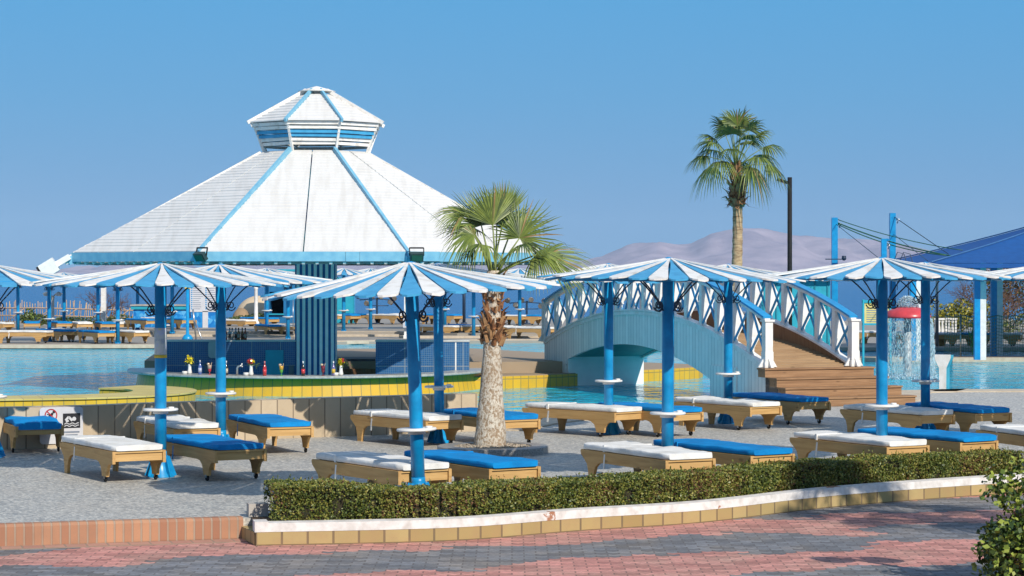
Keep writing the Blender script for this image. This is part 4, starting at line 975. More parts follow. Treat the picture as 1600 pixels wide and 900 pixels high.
for px, nm, c in bt:
    bottle((at(px, 49.75), 49.75 + random.uniform(-.06, .06), BZ + .036), nm + ' spirit bottle on the left blue block, ' + {353: 'first from the left', 358.5: 'second from the left', 363: 'third from the left', 368: 'in the middle', 373: 'third from the right', 378: 'second from the right', 383.5: 'last on the right'}[px], G(nm.replace(' ', '_') + '_spirit', c), G('dull_label_' + str(int(px) % 2), (.35, .3, .25) if int(px) % 2 else (.2, .1, .08)), BLACK, .26, .034, 'spirit bottles on the left blue block')

# ------------------------------------------------------------------ wooden bridge
NL = Vector((at(1199, 41.9), 41.9, 0)); FLv = Vector((at(853, 52.0), 52.0, 0)); BL_ = (FLv - NL).length
ud = (FLv - NL).normalized(); brz = math.atan2(ud.y, ud.x) - PI / 2       # local +Y runs along the bridge, +X to its right
BW = 1.78
br = thing('footbridge', 'white and blue arched wooden footbridge with crossed railings over the pool', 'bridge', (NL.x, NL.y, 0), brz)
ztop = lambda l: .70 + .17 * l / BL_ + 4 * .845 * (l / BL_) * (1 - l / BL_)          # railing beam
zdk = lambda l: .66 + .17 * l / BL_ + 4 * .50 * (l / BL_) * (1 - l / BL_)           # walking deck
def zund(l):
    t = (l - 2.0) / 7.6; return .26 + .18 * t + 4 * .55 * t * (1 - t)
SKIRT = NT('pale_blue_skirt_boards'); tc_ = SKIRT.n('ShaderNodeTexCoord'); sp3 = SKIRT.n('ShaderNodeSeparateXYZ'); SKIRT.l(tc_.outputs['Object'], sp3.inputs[0])
fr = SKIRT.math('FRACT', SKIRT.math('DIVIDE', sp3.outputs[1], .14)); gro = SKIRT.math('LESS_THAN', fr, .07); o_ = SKIRT.coord((1, 1, 1), rand=False)
cvs = SKIRT.n('ShaderNodeCombineXYZ'); SKIRT.l(SKIRT.math('FLOOR', SKIRT.math('DIVIDE', sp3.outputs[1], .14)), cvs.inputs[0]); wn_ = SKIRT.n('ShaderNodeTexWhiteNoise', noise_dimensions='3D'); SKIRT.l(cvs.outputs[0], wn_.inputs['Vector'])
cs = SKIRT.ramp(SKIRT.math('ADD', SKIRT.math('MULTIPLY', SKIRT.noise(o_, 4, 4), .6), SKIRT.math('MULTIPLY', wn_.outputs['Value'], .4)), [(.25, (.70, .69, .66)), (.7, (.86, .84, .80))])
SKIRT.bump(SKIRT.math('SUBTRACT', 1.0, gro), .6, .012); SKIRT.fin(SKIRT.mix(gro, cs, (.28, .32, .35, 1)), .5, .3)
NS = 72; ls = [BL_ * i / NS for i in range(NS + 1)]
for side in (0, 1):
    x0 = -.035 if side == 0 else BW - .035; m = MB(); V = []
    for l in ls:
        zb = zund(l) if 2.0 < l < 9.6 else (-.3 if l <= 2.0 else .16); zt = ztop(l) - .03
        V += [(x0, l, zb), (x0 + .07, l, zb), (x0 + .07, l, zt), (x0, l, zt)]
    fs = []
    for i in range(NS):
        a = 4 * i; b = a + 4
        # break the skirt where the arch opening starts, so that its ends stay upright
        fs += [(a + 3, b + 3, b, a)[::-1], (a + 1, b + 1, b + 2, a + 2)[::-1], (a, b, b + 1, a + 1)[::-1]]
    m.add(V, fs); m.add([V[0], V[1], V[2], V[3]], [(0, 1, 2, 3)]); m.add(V[-4:], [(3, 2, 1, 0)]); m.build('side_skirt', SKIRT.m, br)
    m = MB(); xo = x0 - .03 if side == 0 else x0 - .06
    for l0, l1 in zip(ls, ls[1:]): m.bar((xo + .08, l0, ztop(l0) - .012), (xo + .08, l1, ztop(l1) - .012), .17, .035)
    for l0, l1 in zip(ls, ls[1:]): m.bar((x0 - .012 if side == 0 else x0 + .082, l0, ztop(l0) - .07), (x0 - .012 if side == 0 else x0 + .082, l1, ztop(l1) - .07), .024, .07)
    m.build('railing_beam', WHITE, br)
    m = MB(); xi = x0 + .075 if side == 0 else x0 - .03
    for l0, l1 in zip(ls, ls[1:]):
        m.add([(xi, l0, zdk(l0) - .05), (xi, l1, zdk(l1) - .05), (xi, l1, ztop(l1) - .03), (xi, l0, ztop(l0) - .03), (xi + .025, l0, zdk(l0) - .05), (xi + .025, l1, zdk(l1) - .05), (xi + .025, l1, ztop(l1) - .03), (xi + .025, l0, ztop(l0) - .03)], [(0, 3, 2, 1), (4, 5, 6, 7), (3, 7, 6, 2)])
    m.build('inner_boarding', TEAK_Z, br)
m = MB()
l = .02
rgd = random.Random(3)
while l < BL_ - .1:
    z = zdk(l + .06); z2 = zdk(l + .12); m.bar((.05, l + .065, (z + z2) / 2 - .02 + rgd.uniform(-.003, .003)), (BW - .05, l + .065, (z + z2) / 2 - .02 + rgd.uniform(-.003, .003)), .124, .035, 0, (0, -(z2 - z) / .06 * .06, 1)); l += .132
m.build('deck_planks', TEAK, br)
m = MB()
for i in range(NS):
    l0, l1 = ls[i], ls[i + 1]
    if l0 >= 2.0 and l1 <= 9.6: m.add([(0.03, l0, zund(l0) + .05), (BW - .03, l0, zund(l0) + .05), (BW - .03, l1, zund(l1) + .05), (0.03, l1, zund(l1) + .05)], [(0, 1, 2, 3)])
m.build('arch_soffit', pm('soffit_green_paint', (.10, .34, .32), (.08, .28, .27), 4, .6), br)
m = MB(); m.b2((-.06, 1.15, -.4), (BW + .06, 2.25, .62), 0); m.b2((.0, .05, -.4), (BW, 1.1, .60)); m.build('near_pier', SKIRT.m, br)
m = MB(); m.b2((-.02, 9.45, -.2), (BW + .02, BL_, .60)); m.build('far_pier', SKIRT.m, br)
# railings: bulged posts, crossed braces, rail
RH = .83
npost = 16; step = BL_ / npost
def post_mb(x, l, wide=.23):
    m = MB(); z0 = ztop(l) - .005; z1 = ztop(l) + RH
    poly = [(-.045, 0), (.045, 0), (.055, .10), (wide * .85, .34), (wide * .85, .48), (.06, .72), (.05, RH), (-.05, RH), (-.05, .7), (-.05, .1)]
    m.prism(poly, lambda u, v, q: (x + u, l + q, z0 + v), -.055, .055)
    # small foot brackets fore and aft
    for s in (-1, 1):
        m.add([(x - .02, l + s * .045, z0), (x + .02, l + s * .045, z0), (x + .02, l + s * .17, ztop(l + s * .17)), (x - .02, l + s * .17, ztop(l + s * .17)), (x - .02, l + s * .045, z0 + .13), (x + .02, l + s * .045, z0 + .13)], [(0, 3, 4), (1, 5, 2), (3, 2, 5, 4), (0, 4, 5, 1)])
    return m
for side in (0, 1):
    x = 0.0 if side == 0 else BW
    for i in range(1, npost): post_mb(x, i * step).build('railing_post', WHITE, br)
    for i in (0, npost):
        l = i * step; m = MB(); z0 = ztop(l) - .03; s = 1 if i == 0 else -1
        m.box((x, l, z0 + .41), (.15, .15, .84)); m.box((x, l, z0 + .845), (.20, .20, .035)); m.box((x, l, z0 + .05), (.185, .185, .12)); m.box((x, l, z0 + .20), (.165, .165, .16))
        for dx, dy in ((1, 0), (-1, 0), (0, -1), (0, 1)):
            px_, py_ = -dy, dx
            m.add([(x + dx * .07 + px_ * .02 * e, l + dy * .07 + py_ * .02 * e, z0 + h_) for e in (-1, 1) for h_ in (0, .19)] + [(x + dx * .19 + px_ * .02 * e, l + dy * .19 + py_ * .02 * e, z0) for e in (-1, 1)], [(0, 1, 4), (2, 5, 3), (1, 3, 5, 4), (0, 4, 5, 2)])
        m.build('newel_post', WHITE, br)
    for i in range(npost):
        la, lb = i * step + .06, (i + 1) * step - .06; za, zb = ztop(la) + .05, ztop(lb) + .05; m = MB()
        m.bar((x + .022, la, za), (x + .022, lb, zb + RH - .12), .028, .04); m.bar((x - .022, la, za + RH - .12), (x - .022, lb, zb), .028, .04); m.build('cross_brace', PLANK_BLUE, br)
    m = MB(); m2 = MB()
    for l0, l1 in zip(ls, ls[1:]):
        m.bar((x, l0, ztop(l0) + RH - .005), (x, l1, ztop(l1) + RH - .005), .11, .06); m2.bar((x, l0, ztop(l0) + RH + .045), (x, l1, ztop(l1) + RH + .045), .17, .035)
    m.build('under_rail', WHITE, br); m2.build('hand_rail', POLE_BLUE, br)
# steps at the near end
stp = thing('wooden_steps', 'broad brown timber steps leading up to the footbridge', 'steps', (NL.x, NL.y, 0), brz)
TIMB = wood('step_timber', (.38, .22, .115), (.20, .105, .05), 0)
SW = [(-.16, 2.08), (-.08, 2.20), (-.06, 2.31), (.0, 2.42)]
for i in range(4):
    zt = .655 - .163 * i; yf = -.22 - .30 * i; xa, xb = SW[i]; m = MB()
    m.b2((xa, yf, zt - .162), (xb, yf + .05, zt - .03)); m.b2((xa - .015, yf - .025, zt - .029), (xb + .015, yf + .30, zt)); m.b2((xb - .06, yf + .052, -.05), (xb - .01, yf + .30, zt - .03)); m.b2((xa + .01, yf + .052, zt - .165), (xa + .06, yf + .30, zt - .03)); m.b2((.30, yf + .055, -.05), (xb - .08, -.03, zt - .165)); m.build('step', TIMB, stp)
# ------------------------------------------------------------------ far side of the pool: parasols and loungers
GF = 'striped parasols on the far deck'
for px, py, lab in [
    (28, 488, 'far parasol nearest the left edge, in front of the bamboo fence'), (77, 498, 'far parasol right in front of the white double lamp post'),
    (100, 486, 'far parasol just right of the white double lamp post'), (153, 488, 'far parasol just left of the square white post'),
    (184, 500, 'far parasol whose base stands at the pool edge beside the end white lounger'), (215, 486, 'far parasol in front of the left end of the blue kiosk'),
    (269, 487, 'far parasol in front of the blue kiosk, left of the yellow warning sign'), (417, 485, 'far parasol at the left wall of the blue hut with the dark window'),
    (450, 495, 'far parasol with a red flag, just left of the striped pillar'), (537, 485, 'far parasol in front of the turquoise panel right of the striped pillar'),
    (579, 483, 'far parasol beside the left spotlight rack'), (695, 483, 'far parasol just right of the twin near poles'),
    (740, 494, 'far parasol just left of the thick palm trunk'), (812, 483, 'far parasol beside the right spotlight rack')]:
    D = F * (CZ - .79) / (py - HZ); zg = 0.162 if (D > 88 and 220 < px < 900) else 0.0
    D = F * (CZ - .79 - zg) / (py - HZ)
    if D > 109: D = 109
    r_ = place_parasol(at(px, D), D, lab, GF, random.uniform(0, .16), -.12, (0, 0), zg)
    for ch in r_.children:
        if ch.name.startswith('flared'): ch.scale = (.55, .55, .6)
GFL = 'sun loungers on the far deck'
def far_lounger(kind, px, py, ang, lab, zg=0.0):
    x, D = gp(px, py, zg); return place_lounger(kind, x, D, math.radians(ang), lab, GFL, zg)
for kind, px, py, ang, lab, zg in [
    ('white', 78, 536.5, 78, 'long far white lounger lying side on by the pool at the left edge', 0), ('blue', 108, 535, 40, 'far blue lounger squeezed between two white ones near the left edge', 0),
    ('white', 127, 534, 45, 'far white lounger left of the lone blue pool edge lounger', 0), ('blue', 167, 537.5, 32, 'far blue lounger at the pool edge, left of the pole base', 0),
    ('white', 222, 537, 42, 'far white lounger at the pool edge, right of the pole base', 0), ('white', 14, 521, 60, 'far white lounger behind, at the very left edge', 0),
    ('blue', 50, 520, 12, 'far blue lounger below the small palmetto bush', 0), ('blue', 101, 520, 20, 'far blue lounger right of the white double lamp post', 0),
    ('white', 133, 521, 18, 'far white lounger left of the square white post', 0), ('blue', 170, 521, 18, 'far blue lounger right of the square white post', 0),
    ('white', 198, 521, 18, 'far white lounger left of the blue kiosk', 0), ('white', 262, 514, 35, 'far white lounger before the kiosk, behind the postered pole', .162),
    ('blue', 240, 516, 35, 'far blue lounger before the left end of the kiosk', .162), ('blue', 296, 515, 35, 'far blue lounger before the kiosk, right of the yellow sign post', .162),
    ('white', 392, 516, 50, 'far white lounger right of the beige domes', 0), ('blue', 428, 512, 50, 'far blue lounger below the hut with the dark window', 0),
    ('blue', 431, 526, 22, 'far blue lounger right of the spirit bottles', 0), ('white', 456, 526, 30, 'far white lounger touching the left side of the striped pillar', 0),
    ('white', 536, 507, 50, 'far white lounger right of the striped pillar', .162), ('blue', 556, 507, 50, 'far blue lounger below the turquoise panel', .162),
    ('blue', 592, 506, 60, 'far blue lounger below the left spotlight rack', .162), ('white', 628, 507, 50, 'far white lounger left of the white square post with panel box', .162),
    ('white', 668, 506, 55, 'far white lounger seen between the two near blue poles', .162), ('white', 716, 527, 62, 'far white lounger right of the two near blue poles', 0),
    ('blue', 752, 526, 35, 'far blue lounger just left of the palm trunk', 0), ('white', 796, 527, 60, 'far white lounger just right of the palm trunk', 0),
    ('blue', 716, 507, 55, 'far blue lounger behind, left of the palm trunk', .162), ('white', 822, 508, 65, 'far white lounger below the right spotlight rack', .162),
    ('blue', 846, 508, 65, 'far blue lounger beside the left end of the bridge', .162), ('white', 862, 530, 55, 'far white lounger at the left foot of the bridge', 0)]:
    far_lounger(kind, px, py, ang, lab, zg)
for kind, px, py, ang, lab in [('white', 1502, 541, 75, 'far white lounger behind the net, right of the mushroom fountain'), ('blue', 1552, 541, 70, 'far blue lounger behind the net below the brown bush'), ('white', 1596, 541, 70, 'far white lounger behind the net at the right edge'), ('white', 1420, 538, 60, 'far white lounger seen through the fountain curtain')]:
    far_lounger(kind, px, py, ang, lab)

def stick(name, label, cat, px, ybot, ytop, D, w_, mat, group=None): pass

# white double lamp post
def lamp_post(px, D, ytop, zg, label):
    t = thing('lamp_post', label, 'lamp post', (at(px, D), D, zg)); h = zz(ytop, D) - zg
    m = MB(); m.lathe([(.14, 0), (.14, .12), (.085, .2), (.075, h - .3), (.09, h - .28), (.09, h - .2), (.06, h - .18)], 12); m.build('column', WHITE, t)
    for s in (-1, 1):
        m = MB(); m.tube([(0, 0, h - .25), (s * .14, 0, h - .12), (s * .26, 0, h - .10)], .03, 6); m.lathe([(.03, h), (.16, h - .08), (.15, h - .10)], 12, (s * .26, 0, -.02)); m.lathe([(.10, h - .2), (.13, h - .12), (.10, h - .1)], 10, (s * .26, 0, 0)); m.build('lamp_head', WHITE, t)
    return t
lamp_post(82, 96, 455, 0, 'white double headed lamp post in front of the bamboo fence')
lamp_post(599, 97, 441, .162, 'white lamp post with a flat top seen left of the striped pillar') if False else None
lamp_post(400, 97, 441, .162, 'white lamp post by the beige domes, left of the blue hut')
def square_post(px, D, ytop, zg, w_, label, boxed=False):
    t = thing('square_post', label, 'post', (at(px, D), D, zg)); h = zz(ytop, D) - zg
    m = MB(); m.box((0, 0, h / 2), (w_, w_, h)); m.box((0, 0, .06), (w_ * 1.3, w_ * 1.3, .12)); m.box((0, 0, h), (w_ * 1.15, w_ * 1.15, .06)); m.build('shaft', WHITE, t)
    if boxed:
        m = MB(); m.box((.02, -w_ * .5 - .09, zz(504, D) - zg), (.26, .16, .36)); m.build('meter_box', pm('meter_box_grey', (.55, .56, .6), None, 4, .5), t)
        m = MB(); m.box((.02, -w_ * .5 - .174, zz(505, D) - zg), (.10, .006, .18)); m.build('blue_plate', POLE_BLUE, t)
    return t
square_post(162, 98, 432, 0, .20, 'plain square white post left of the blue kiosk')
square_post(635, 83.2, 432, .0, .16, 'square white post with a meter box, seen left of the nearest parasol pole', True)
t = thing('parking_post', 'slim dark post right of the twin near poles, before the sea', 'post', (at(725, 100), 100, .162)); m = MB(); h = zz(432, 100) - .162; m.lathe([(.07, 0), (.07, h)], 10); m.build('shaft', IRON, t); m = MB(); m.lathe([(.14, 0), (.14, .04), (.07, .06)], 10); m.build('foot_plate', IRON, t)

# bamboo fence
BAM = pm('bamboo_poles', (.50, .36, .23), (.30, .20, .13), 6, .7)
t = thing('bamboo_fence', 'ragged fence of pale upright canes in front of the sea at far left', 'fence', (at(60, 108), 108, 0)); rgf = random.Random(8)
m = MB()
for i in range(86):
    x = -5.4 + i * .125 + rgf.uniform(-.02, .02); h = 1.02 + rgf.uniform(-.12, .08) - (.45 * max(0, i - 55) / 30) ; tl = rgf.uniform(-.05, .05) * (1 if i < 50 else 3)
    m.tube([(x, 0, 0), (x + tl, 0, h)], .021, 5)
m.build('canes', BAM, t)
m = MB()
for z in (.35, .70): m.tube([(-5.4, -.03, z), (0, -.03, z + .02), (5.2, -.03, z - .12)], .028, 5)
for i in range(9): m.tube([(-5.3 + i * 1.25, -.06, 0), (-4.4 + i * 1.25, -.05, .7)], .022, 5)
m.build('rails', BAM, t)

# bushes and the bare shrub
def bush(loc, size, label, n, leaf, mats, seed, cat='bush', flat=.0, stems=True):
    rb = np.random.default_rng(seed); t = thing('bush', label, cat, loc)
    ctr_ = rb.normal(size=(9, 3)) * np.array(size) * .38; ctr_[:, 2] = np.abs(ctr_[:, 2]) + size[2] * .45
    k = rb.integers(0, 9, n); d = rb.normal(size=(n, 3)); d /= np.linalg.norm(d, axis=1)[:, None]; r = (.62 + .38 * rb.random(n) ** .5)[:, None]
    C = ctr_[k] + d * r * np.array(size) * .46 * rb.uniform(.6, 1.15, (9, 1))[k]; C = C[C[:, 2] > .01]
    m = MB(); mi = np.clip((rb.random(len(C)) * len(mats)).astype(int), 0, len(mats) - 1); m.quads(leaf_quads(C, leaf, .3, .6, rb), mi); m.build('foliage', mats, t)
    if stems:
        m = MB(); rs = random.Random(seed)
        for c in ctr_: m.tube([(rs.uniform(-.05, .05), rs.uniform(-.05, .05), 0), (c[0] * .5, c[1] * .5, c[2] * .5), tuple(c)], [.03, .02, .008], 5)
        m.build('stems', pm('shrub_stems', (.16, .10, .06), None, 6, .8), t)
    return t
bush((at(48, 102), 102, 0), (.6, .4, .5), 'small spiky palmetto bush before the bamboo fence', 700, .13, [FROND[2], FROND[0], LEAFS[0]], 3)
bush((at(115, 103), 103, 0), (1.3, .5, .26), 'low dark hedge plant below the white double lamp post', 1100, .09, [FROND[2], LEAFS[0]], 4)
bush((at(180, 103), 103, 0), (1.2, .5, .35), 'low dark plant between the square white post and kiosk', 900, .09, [FROND[2], LEAFS[0]], 5)
bush((at(385, 101), 101, .162), (1.5, .5, .25), 'dark low bush at the foot of the beige domes', 1000, .09, [FROND[2], LEAFS[0]], 6)
TWIG = pm('bare_twigs', (.17, .09, .06), (.10, .055, .04), 6, .8)
def bare_shrub(loc, H, W_, label, seed, depth_=5):
    t = thing('bare_shrub', label, 'shrub', loc); rs = random.Random(seed); m = MB()
    def grow(p, d, L, r, lev):
        q = p + d * L; mid = p.lerp(q, .5) + Vector((rs.uniform(-1, 1), rs.uniform(-1, 1), rs.uniform(-.5, .5))) * L * .12
        m.tube([p, mid, q], [r, r * .85, r * .65], 4, caps=False)
        if lev == 0: return
        for _ in range(rs.choice((2, 3, 3))):
            nd = (d + Vector((rs.uniform(-1, 1) * 1.0, rs.uniform(-1, 1) * .6, rs.uniform(-.35, .6)))).normalized(); grow(p.lerp(q, rs.uniform(.55, 1)), nd, L * rs.uniform(.6, .85), r * .62, lev - 1)
    for i in range(5): grow(Vector((rs.uniform(-.2, .2), 0, 0)), Vector((rs.uniform(-1, 1) * W_, rs.uniform(-.4, .4), 1)).normalized(), H * .36, .028, depth_)
    m.build('branches', TWIG, t); return t
bare_shrub((at(160, 104), 104, 0), 1.9, 1.2, 'leafless shrub with tangled twigs between the bamboo fence and kiosk', 5)

# blue kiosk, menu board, warning sign, handrail, domes, hut
MOS = NT('blue_mosaic_kiosk'); o_ = MOS.coord((1, 1, 1), rand=False); vo_ = MOS.n('ShaderNodeTexVoronoi'); vo_.inputs['Scale'].default_value = 7; MOS.l(o_, vo_.inputs['Vector'])
sc_ = MOS.n('ShaderNodeSeparateColor'); MOS.l(vo_.outputs['Color'], sc_.inputs[0]); MOS.fin(MOS.ramp(sc_.outputs[0], [(.2, (.01, .17, .50)), (.6, (.03, .30, .66)), (1, (.16, .48, .75))]), .4, .4)
KD = 93.0; zt = .162
kio = thing('beach_kiosk', 'low blue mosaic beach kiosk counter with a turquoise top behind the far loungers', 'kiosk', (at(250, KD), KD, zt)); s_ = 3600 / KD; kx = lambda px: (px - 250) / s_
m = MB(); m.b2((kx(208), 0, 0), (kx(248), 1.2, .72)); m.b2((kx(270), 0, 0), (kx(292), 1.2, .74)); m.b2((kx(249), .15, 0), (kx(269), 1.2, .6)); m.build('mosaic_counter', MOS.m, kio)
m = MB(); m.b2((kx(205), -.08, .73), (kx(292), 1.3, .86)); m.build('turquoise_top', TURQ, kio); m = MB(); m.b2((kx(204), -.12, .87), (kx(293), 1.35, .92)); m.build('pale_lid', CONC, kio)
m = MB()
for i in range(4): m.b2((kx(252), .06, .06 + i * .14), (kx(267), .14, .12 + i * .14))
m.build('shelf_goods', SIGNW, kio); m = MB(); m.lathe([(.16, .64), (.2, .72), (.1, .84)], 10, (kx(262), .1, 0)); m.build('red_basket', SRED, kio)
mb_ = thing('menu_board', 'tall white menu board with rows of small print standing on a blue mosaic base', 'menu board', (at(322, KD), KD - .3, zt)); s_ = 3600 / (KD - .3); w_ = 47 / s_
zb_, zt_ = zz(485, KD - .3) - zt, zz(434, KD - .3) - zt
m = MB(); m.b2((-w_ / 2, 0, zb_), (w_ / 2, .08, zt_)); m.build('panel', SIGNW, mb_)
m = MB(); m.b2((-w_ / 2 + .05, .0, 0), (-.10, .3, zb_ - .03)); m.b2((.12, .0, 0), (w_ / 2 - .02, .3, zb_ - .03)); m.build('mosaic_base', MOS.m, mb_)
m = MB(); m.b2((-.10, -.02, 0), (.12, .28, zb_ - .03)); m.build('white_base_strip', SIGNW, mb_)
m = MB(); m.b2((-w_ / 2, -.02, zb_ - .06), (w_ / 2, .1, zb_)); m.build('ledge', SIGNW, mb_)
m = MB(); rgm = random.Random(2)
for i in range(15):
    z = zt_ - .1 - i * .083
    for x0, x1 in ((-w_ / 2 + .12, -.08), (.10, w_ / 2 - .1)): m.b2((x0, -.004, z), (x0 + (x1 - x0) * rgm.uniform(.6, 1), -.001, z + .022))
m.build('text_rows', SGRY, mb_)
m = MB()
for i in range(15):
    z = zt_ - .1 - i * .083
    for x0 in (-w_ / 2 + .04, .01): m.b2((x0, -.004, z - .01), (x0 + .055, -.001, z + .035))
m.build('blue_price_marks', POLE_BLUE, mb_)
sp2 = thing('warning_sign', 'small yellow warning sign on a blue post beside the menu board', 'sign', (at(293, 80.2), 80.2, .0)); k2 = 3600 / 80.2
m = MB(); h = zz(450, 80.2); m.lathe([(.19, 0), (.19, .10), (.13, .2), (.055, .24), (.055, h)], 12); m.build('post', POLE_BLUE, sp2)
m = MB(); m.b2((-.09, -.075, h - .02), (.11, -.055, h + .32)); m.build('plate', SYEL, sp2); m = MB(); m.lathe([(.01, 0), (.05, .03), (.05, .09), (.02, .12)], 8, (.01, -.06, h + .07)); m.b2((-.05, -.078, h + .03), (.07, -.0755, h + .05)); m.b2((-.05, -.078, h + .24), (.07, -.0755, h + .26)); m.build('warning_mark', SBLK, sp2)
hr = thing('pool_handrail', 'steel pool ladder handrail behind the bar, below the menu board', 'handrail', (at(308, 77.2), 77.2, 0)); k2 = 3600 / 77.2
m = MB(); m.tube([(-.02, 0, 0), (-.10, 0, .75), (-.14, 0, 1.15)], .028, 8); m.tube([(-.10, 0, .75), (.02, -.2, .6), (.28, -.5, .0)], .028, 8); m.build('tube_rail', STEEL, hr)
dm = MB()
def dome(px0, px1, ytop, D, label, mat):
    xa, xb = at(px0, D), at(px1, D); r = (xb - xa) / 2; h = zz(ytop, D) - .162; t = thing('plaster_dome', label, 'dome', ((xa + xb) / 2, D, .162))
    m = MB(); m.lathe([(r * math.cos(a), h * math.sin(a)) for a in [PI / 2 * i / 14 for i in range(15)]], 28); m.build('shell', mat, t)
    m = MB(); m.lathe([(r * 1.03, 0), (r * 1.03, .10), (r * .99, .14)], 28); m.build('rim', mat, t)
dome(366, 442, 462, 106, 'large pale beige plaster dome left of the blue hut', pm('beige_plaster', (.62, .49, .33), (.54, .42, .28), 3, .85))
dome(362, 392, 481, 102.5, 'smaller brown plaster dome in front of the beige one', pm('brown_plaster', (.36, .25, .15), (.28, .19, .11), 3, .85))
HD = 101.0; hut = thing('beach_hut', 'dark blue beach hut with a black serving window left of the striped pillar', 'hut', (at(450, HD), HD, .162)); k3 = 3600 / HD; hx = lambda px: (px - 450) / k3; hzf = lambda py: CZ - (py - HZ) / k3 - .162
DKB = pm('hut_blue_paint', (.012, .16, .36), (.01, .12, .28), 4, .5)
m = MB(); ya, yb = 0, 2.2
m.b2((hx(413), ya, 0), (hx(421), yb, 2.25)); m.b2((hx(443), ya, 0), (hx(520), yb, 2.25)); m.b2((hx(421), ya, 0), (hx(443), yb, hzf(490))); m.b2((hx(421), ya, hzf(456)), (hx(443), yb, 2.25)); m.build('wall', DKB, hut)
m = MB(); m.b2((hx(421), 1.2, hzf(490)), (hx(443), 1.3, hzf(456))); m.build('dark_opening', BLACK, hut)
m = MB(); m.b2((hx(409), -.15, 2.26), (hx(524), yb + .2, 2.36)); m.build('roof', TURQ, hut)
m = MB(); m.b2((hx(420), -.12, hzf(490) - .05), (hx(444), .02, hzf(490))); m.build('window_sill', TURQ, hut)
pn = thing('privacy_screen', 'tall turquoise screen panel right of the striped pillar, behind a far parasol', 'screen', (at(537, HD), HD, .162))
m = MB(); m.b2((-.42, 0, 0), (.46, .12, 2.0)); m.build('board', TURQ, pn); m = MB(); m.b2((-.46, -.03, 0), (-.42, .14, 2.05)); m.b2((.46, -.03, 0), (.5, .14, 2.05)); m.build('frame', PLANK_BLUE, pn)
t = thing('red_flag', 'small red flag on a thin rod left of the striped pillar', 'flag', (at(458, 81), 81, .162 - .162)); m = MB(); m.tube([(0, 0, 0), (.0, 0, zz(462, 81))], .012, 5); m.build('rod', STEEL, t)
m = MB(); m.prism([(0, 0), (-.13, .05), (-.14, .16), (-.06, .2), (0, .17)], lambda u, v, q: (u, q, zz(468, 81) + v), -.01, .01); m.build('cloth', SRED, t)
CHR = pm('lamp_can_chrome', (.30, .27, .22), (.12, .10, .09), 6, .35, metallic=.5)
def spot_rack(px, D, ytop, label, seed):
    t = thing('spotlight_rack', label, 'spotlights', (at(px, D), D, .162)); h = zz(ytop, D) - .162; rs = random.Random(seed)
    m = MB(); m.lathe([(.3, 0), (.3, .04), (.05, .06), (.045, h)], 10); m.tube([(-.75, 0, h - .1), (0, 0, h - .05), (.75, 0, h - .12)], .025, 6); m.tube([(-.4, 0, h - .35), (.5, 0, h - .35)], .02, 6); m.build('stand', IRON, t)
    for i, (x, z) in enumerate(((-.8, h + .04), (-.45, h - .22), (-.2, h + .05), (.18, h + .06), (.6, h - .22), (.74, h + .0))):
        m = MB(); m.lathe([(.05, -.10), (.09, -.06), (.12, .10), (.10, .10)], 10); R_ = Euler((rs.uniform(.8, 2.2), rs.uniform(-.8, .8), 0)).to_matrix(); m.v = [tuple(R_ @ Vector(v) + Vector((x, -.03, z))) for v in m.v]; m.build('spot_can', CHR, t)
spot_rack(589, 99, 465, 'cluster of spotlights on a stand by the sea, right of the turquoise panel', 1)
spot_rack(823, 99, 470, 'pair of dark spotlights on a crossbar stand right of the palm trunk', 2)

# ------------------------------------------------------------------ right side: hut, masts, shade sail, fountain, net, bushes
KD2 = 66.0; th = thing('turquoise_hut', 'turquoise panelled hut behind the right railing of the bridge', 'hut', (at(1243, KD2), KD2, 0)); k4 = 3600 / KD2; hx = lambda px: (px - 1243) / k4
m = MB(); m.b2((hx(1190), 0, -.35), (hx(1297), 3, 2.15)); m.build('wall', TURQ, th); m = MB(); m.b2((hx(1185), -.2, 2.152), (hx(1302), 3.2, 2.25)); m.build('roof', pm('hut_roof_blue', (.03, .22, .36), None, 4, .5), th)
m = MB()
for i in range(6): m.b2((hx(1192 + i * 20), -.025, -.1), (hx(1194 + i * 20), -.003, 2.13))
m.b2((hx(1190), -.03, 1.45), (hx(1297), -.004, 1.52)); m.build('batten', pm('turquoise_dark', (.012, .22, .30), None, 4, .5), th)
def mast(px, D, ytop, zb, w_, label):
    t = thing('blue_mast', label, 'mast', (at(px, D), D, zb)); h = zz(ytop, D) - zb; m = MB(); m.box((0, 0, h / 2), (w_, w_, h)); m.build('shaft', POLE_BLUE, t)
    m = MB(); m.box((0, 0, .05), (w_ * 2.2, w_ * 2.2, .10)); m.build('foot_plate', POLE_BLUE, t); m = MB(); ring_ = [(w_ * .6, .0, h - .2), (w_ * 1.1, 0, h - .17), (w_ * .8, 0, h - .3)]; m.tube(ring_, .02, 5); m.build('eye_hook', STEEL, t); return t
mast(1304, 68, 340, 0, .17, 'tall blue mast carrying slack cables behind the bridge railing'); mast(1394.5, 68, 333, 0, .17, 'tallest blue mast, right of the shorter bracketed one'); mast(1381, 66.5, 373, 0, .15, 'shorter blue mast just left of the tallest one, joined by a bracket')
t = thing('cross_bracket', 'short blue bracket joining the two right masts', 'bracket', (at(1388, 67.2), 67.2, zz(375, 67.2))); m = MB(); m.bar((-.12, -.5, 0), (.12, .62, 0), .06, .07); m.build('bar', POLE_BLUE, t)
t = thing('wall_lamp_arm', 'small dark lamp arm on the left blue mast', 'lamp', (at(1304, 67.8), 67.75, zz(405, 67.8))); m = MB(); m.bar((-.28, 0, 0), (.3, 0, 0), .03, .03); m.build('arm', IRON, t); m = MB(); m.lathe([(.03, -.04), (.07, .0), (.06, .1)], 8, (.27, 0, 0)); m.build('lamp', IRON, t)
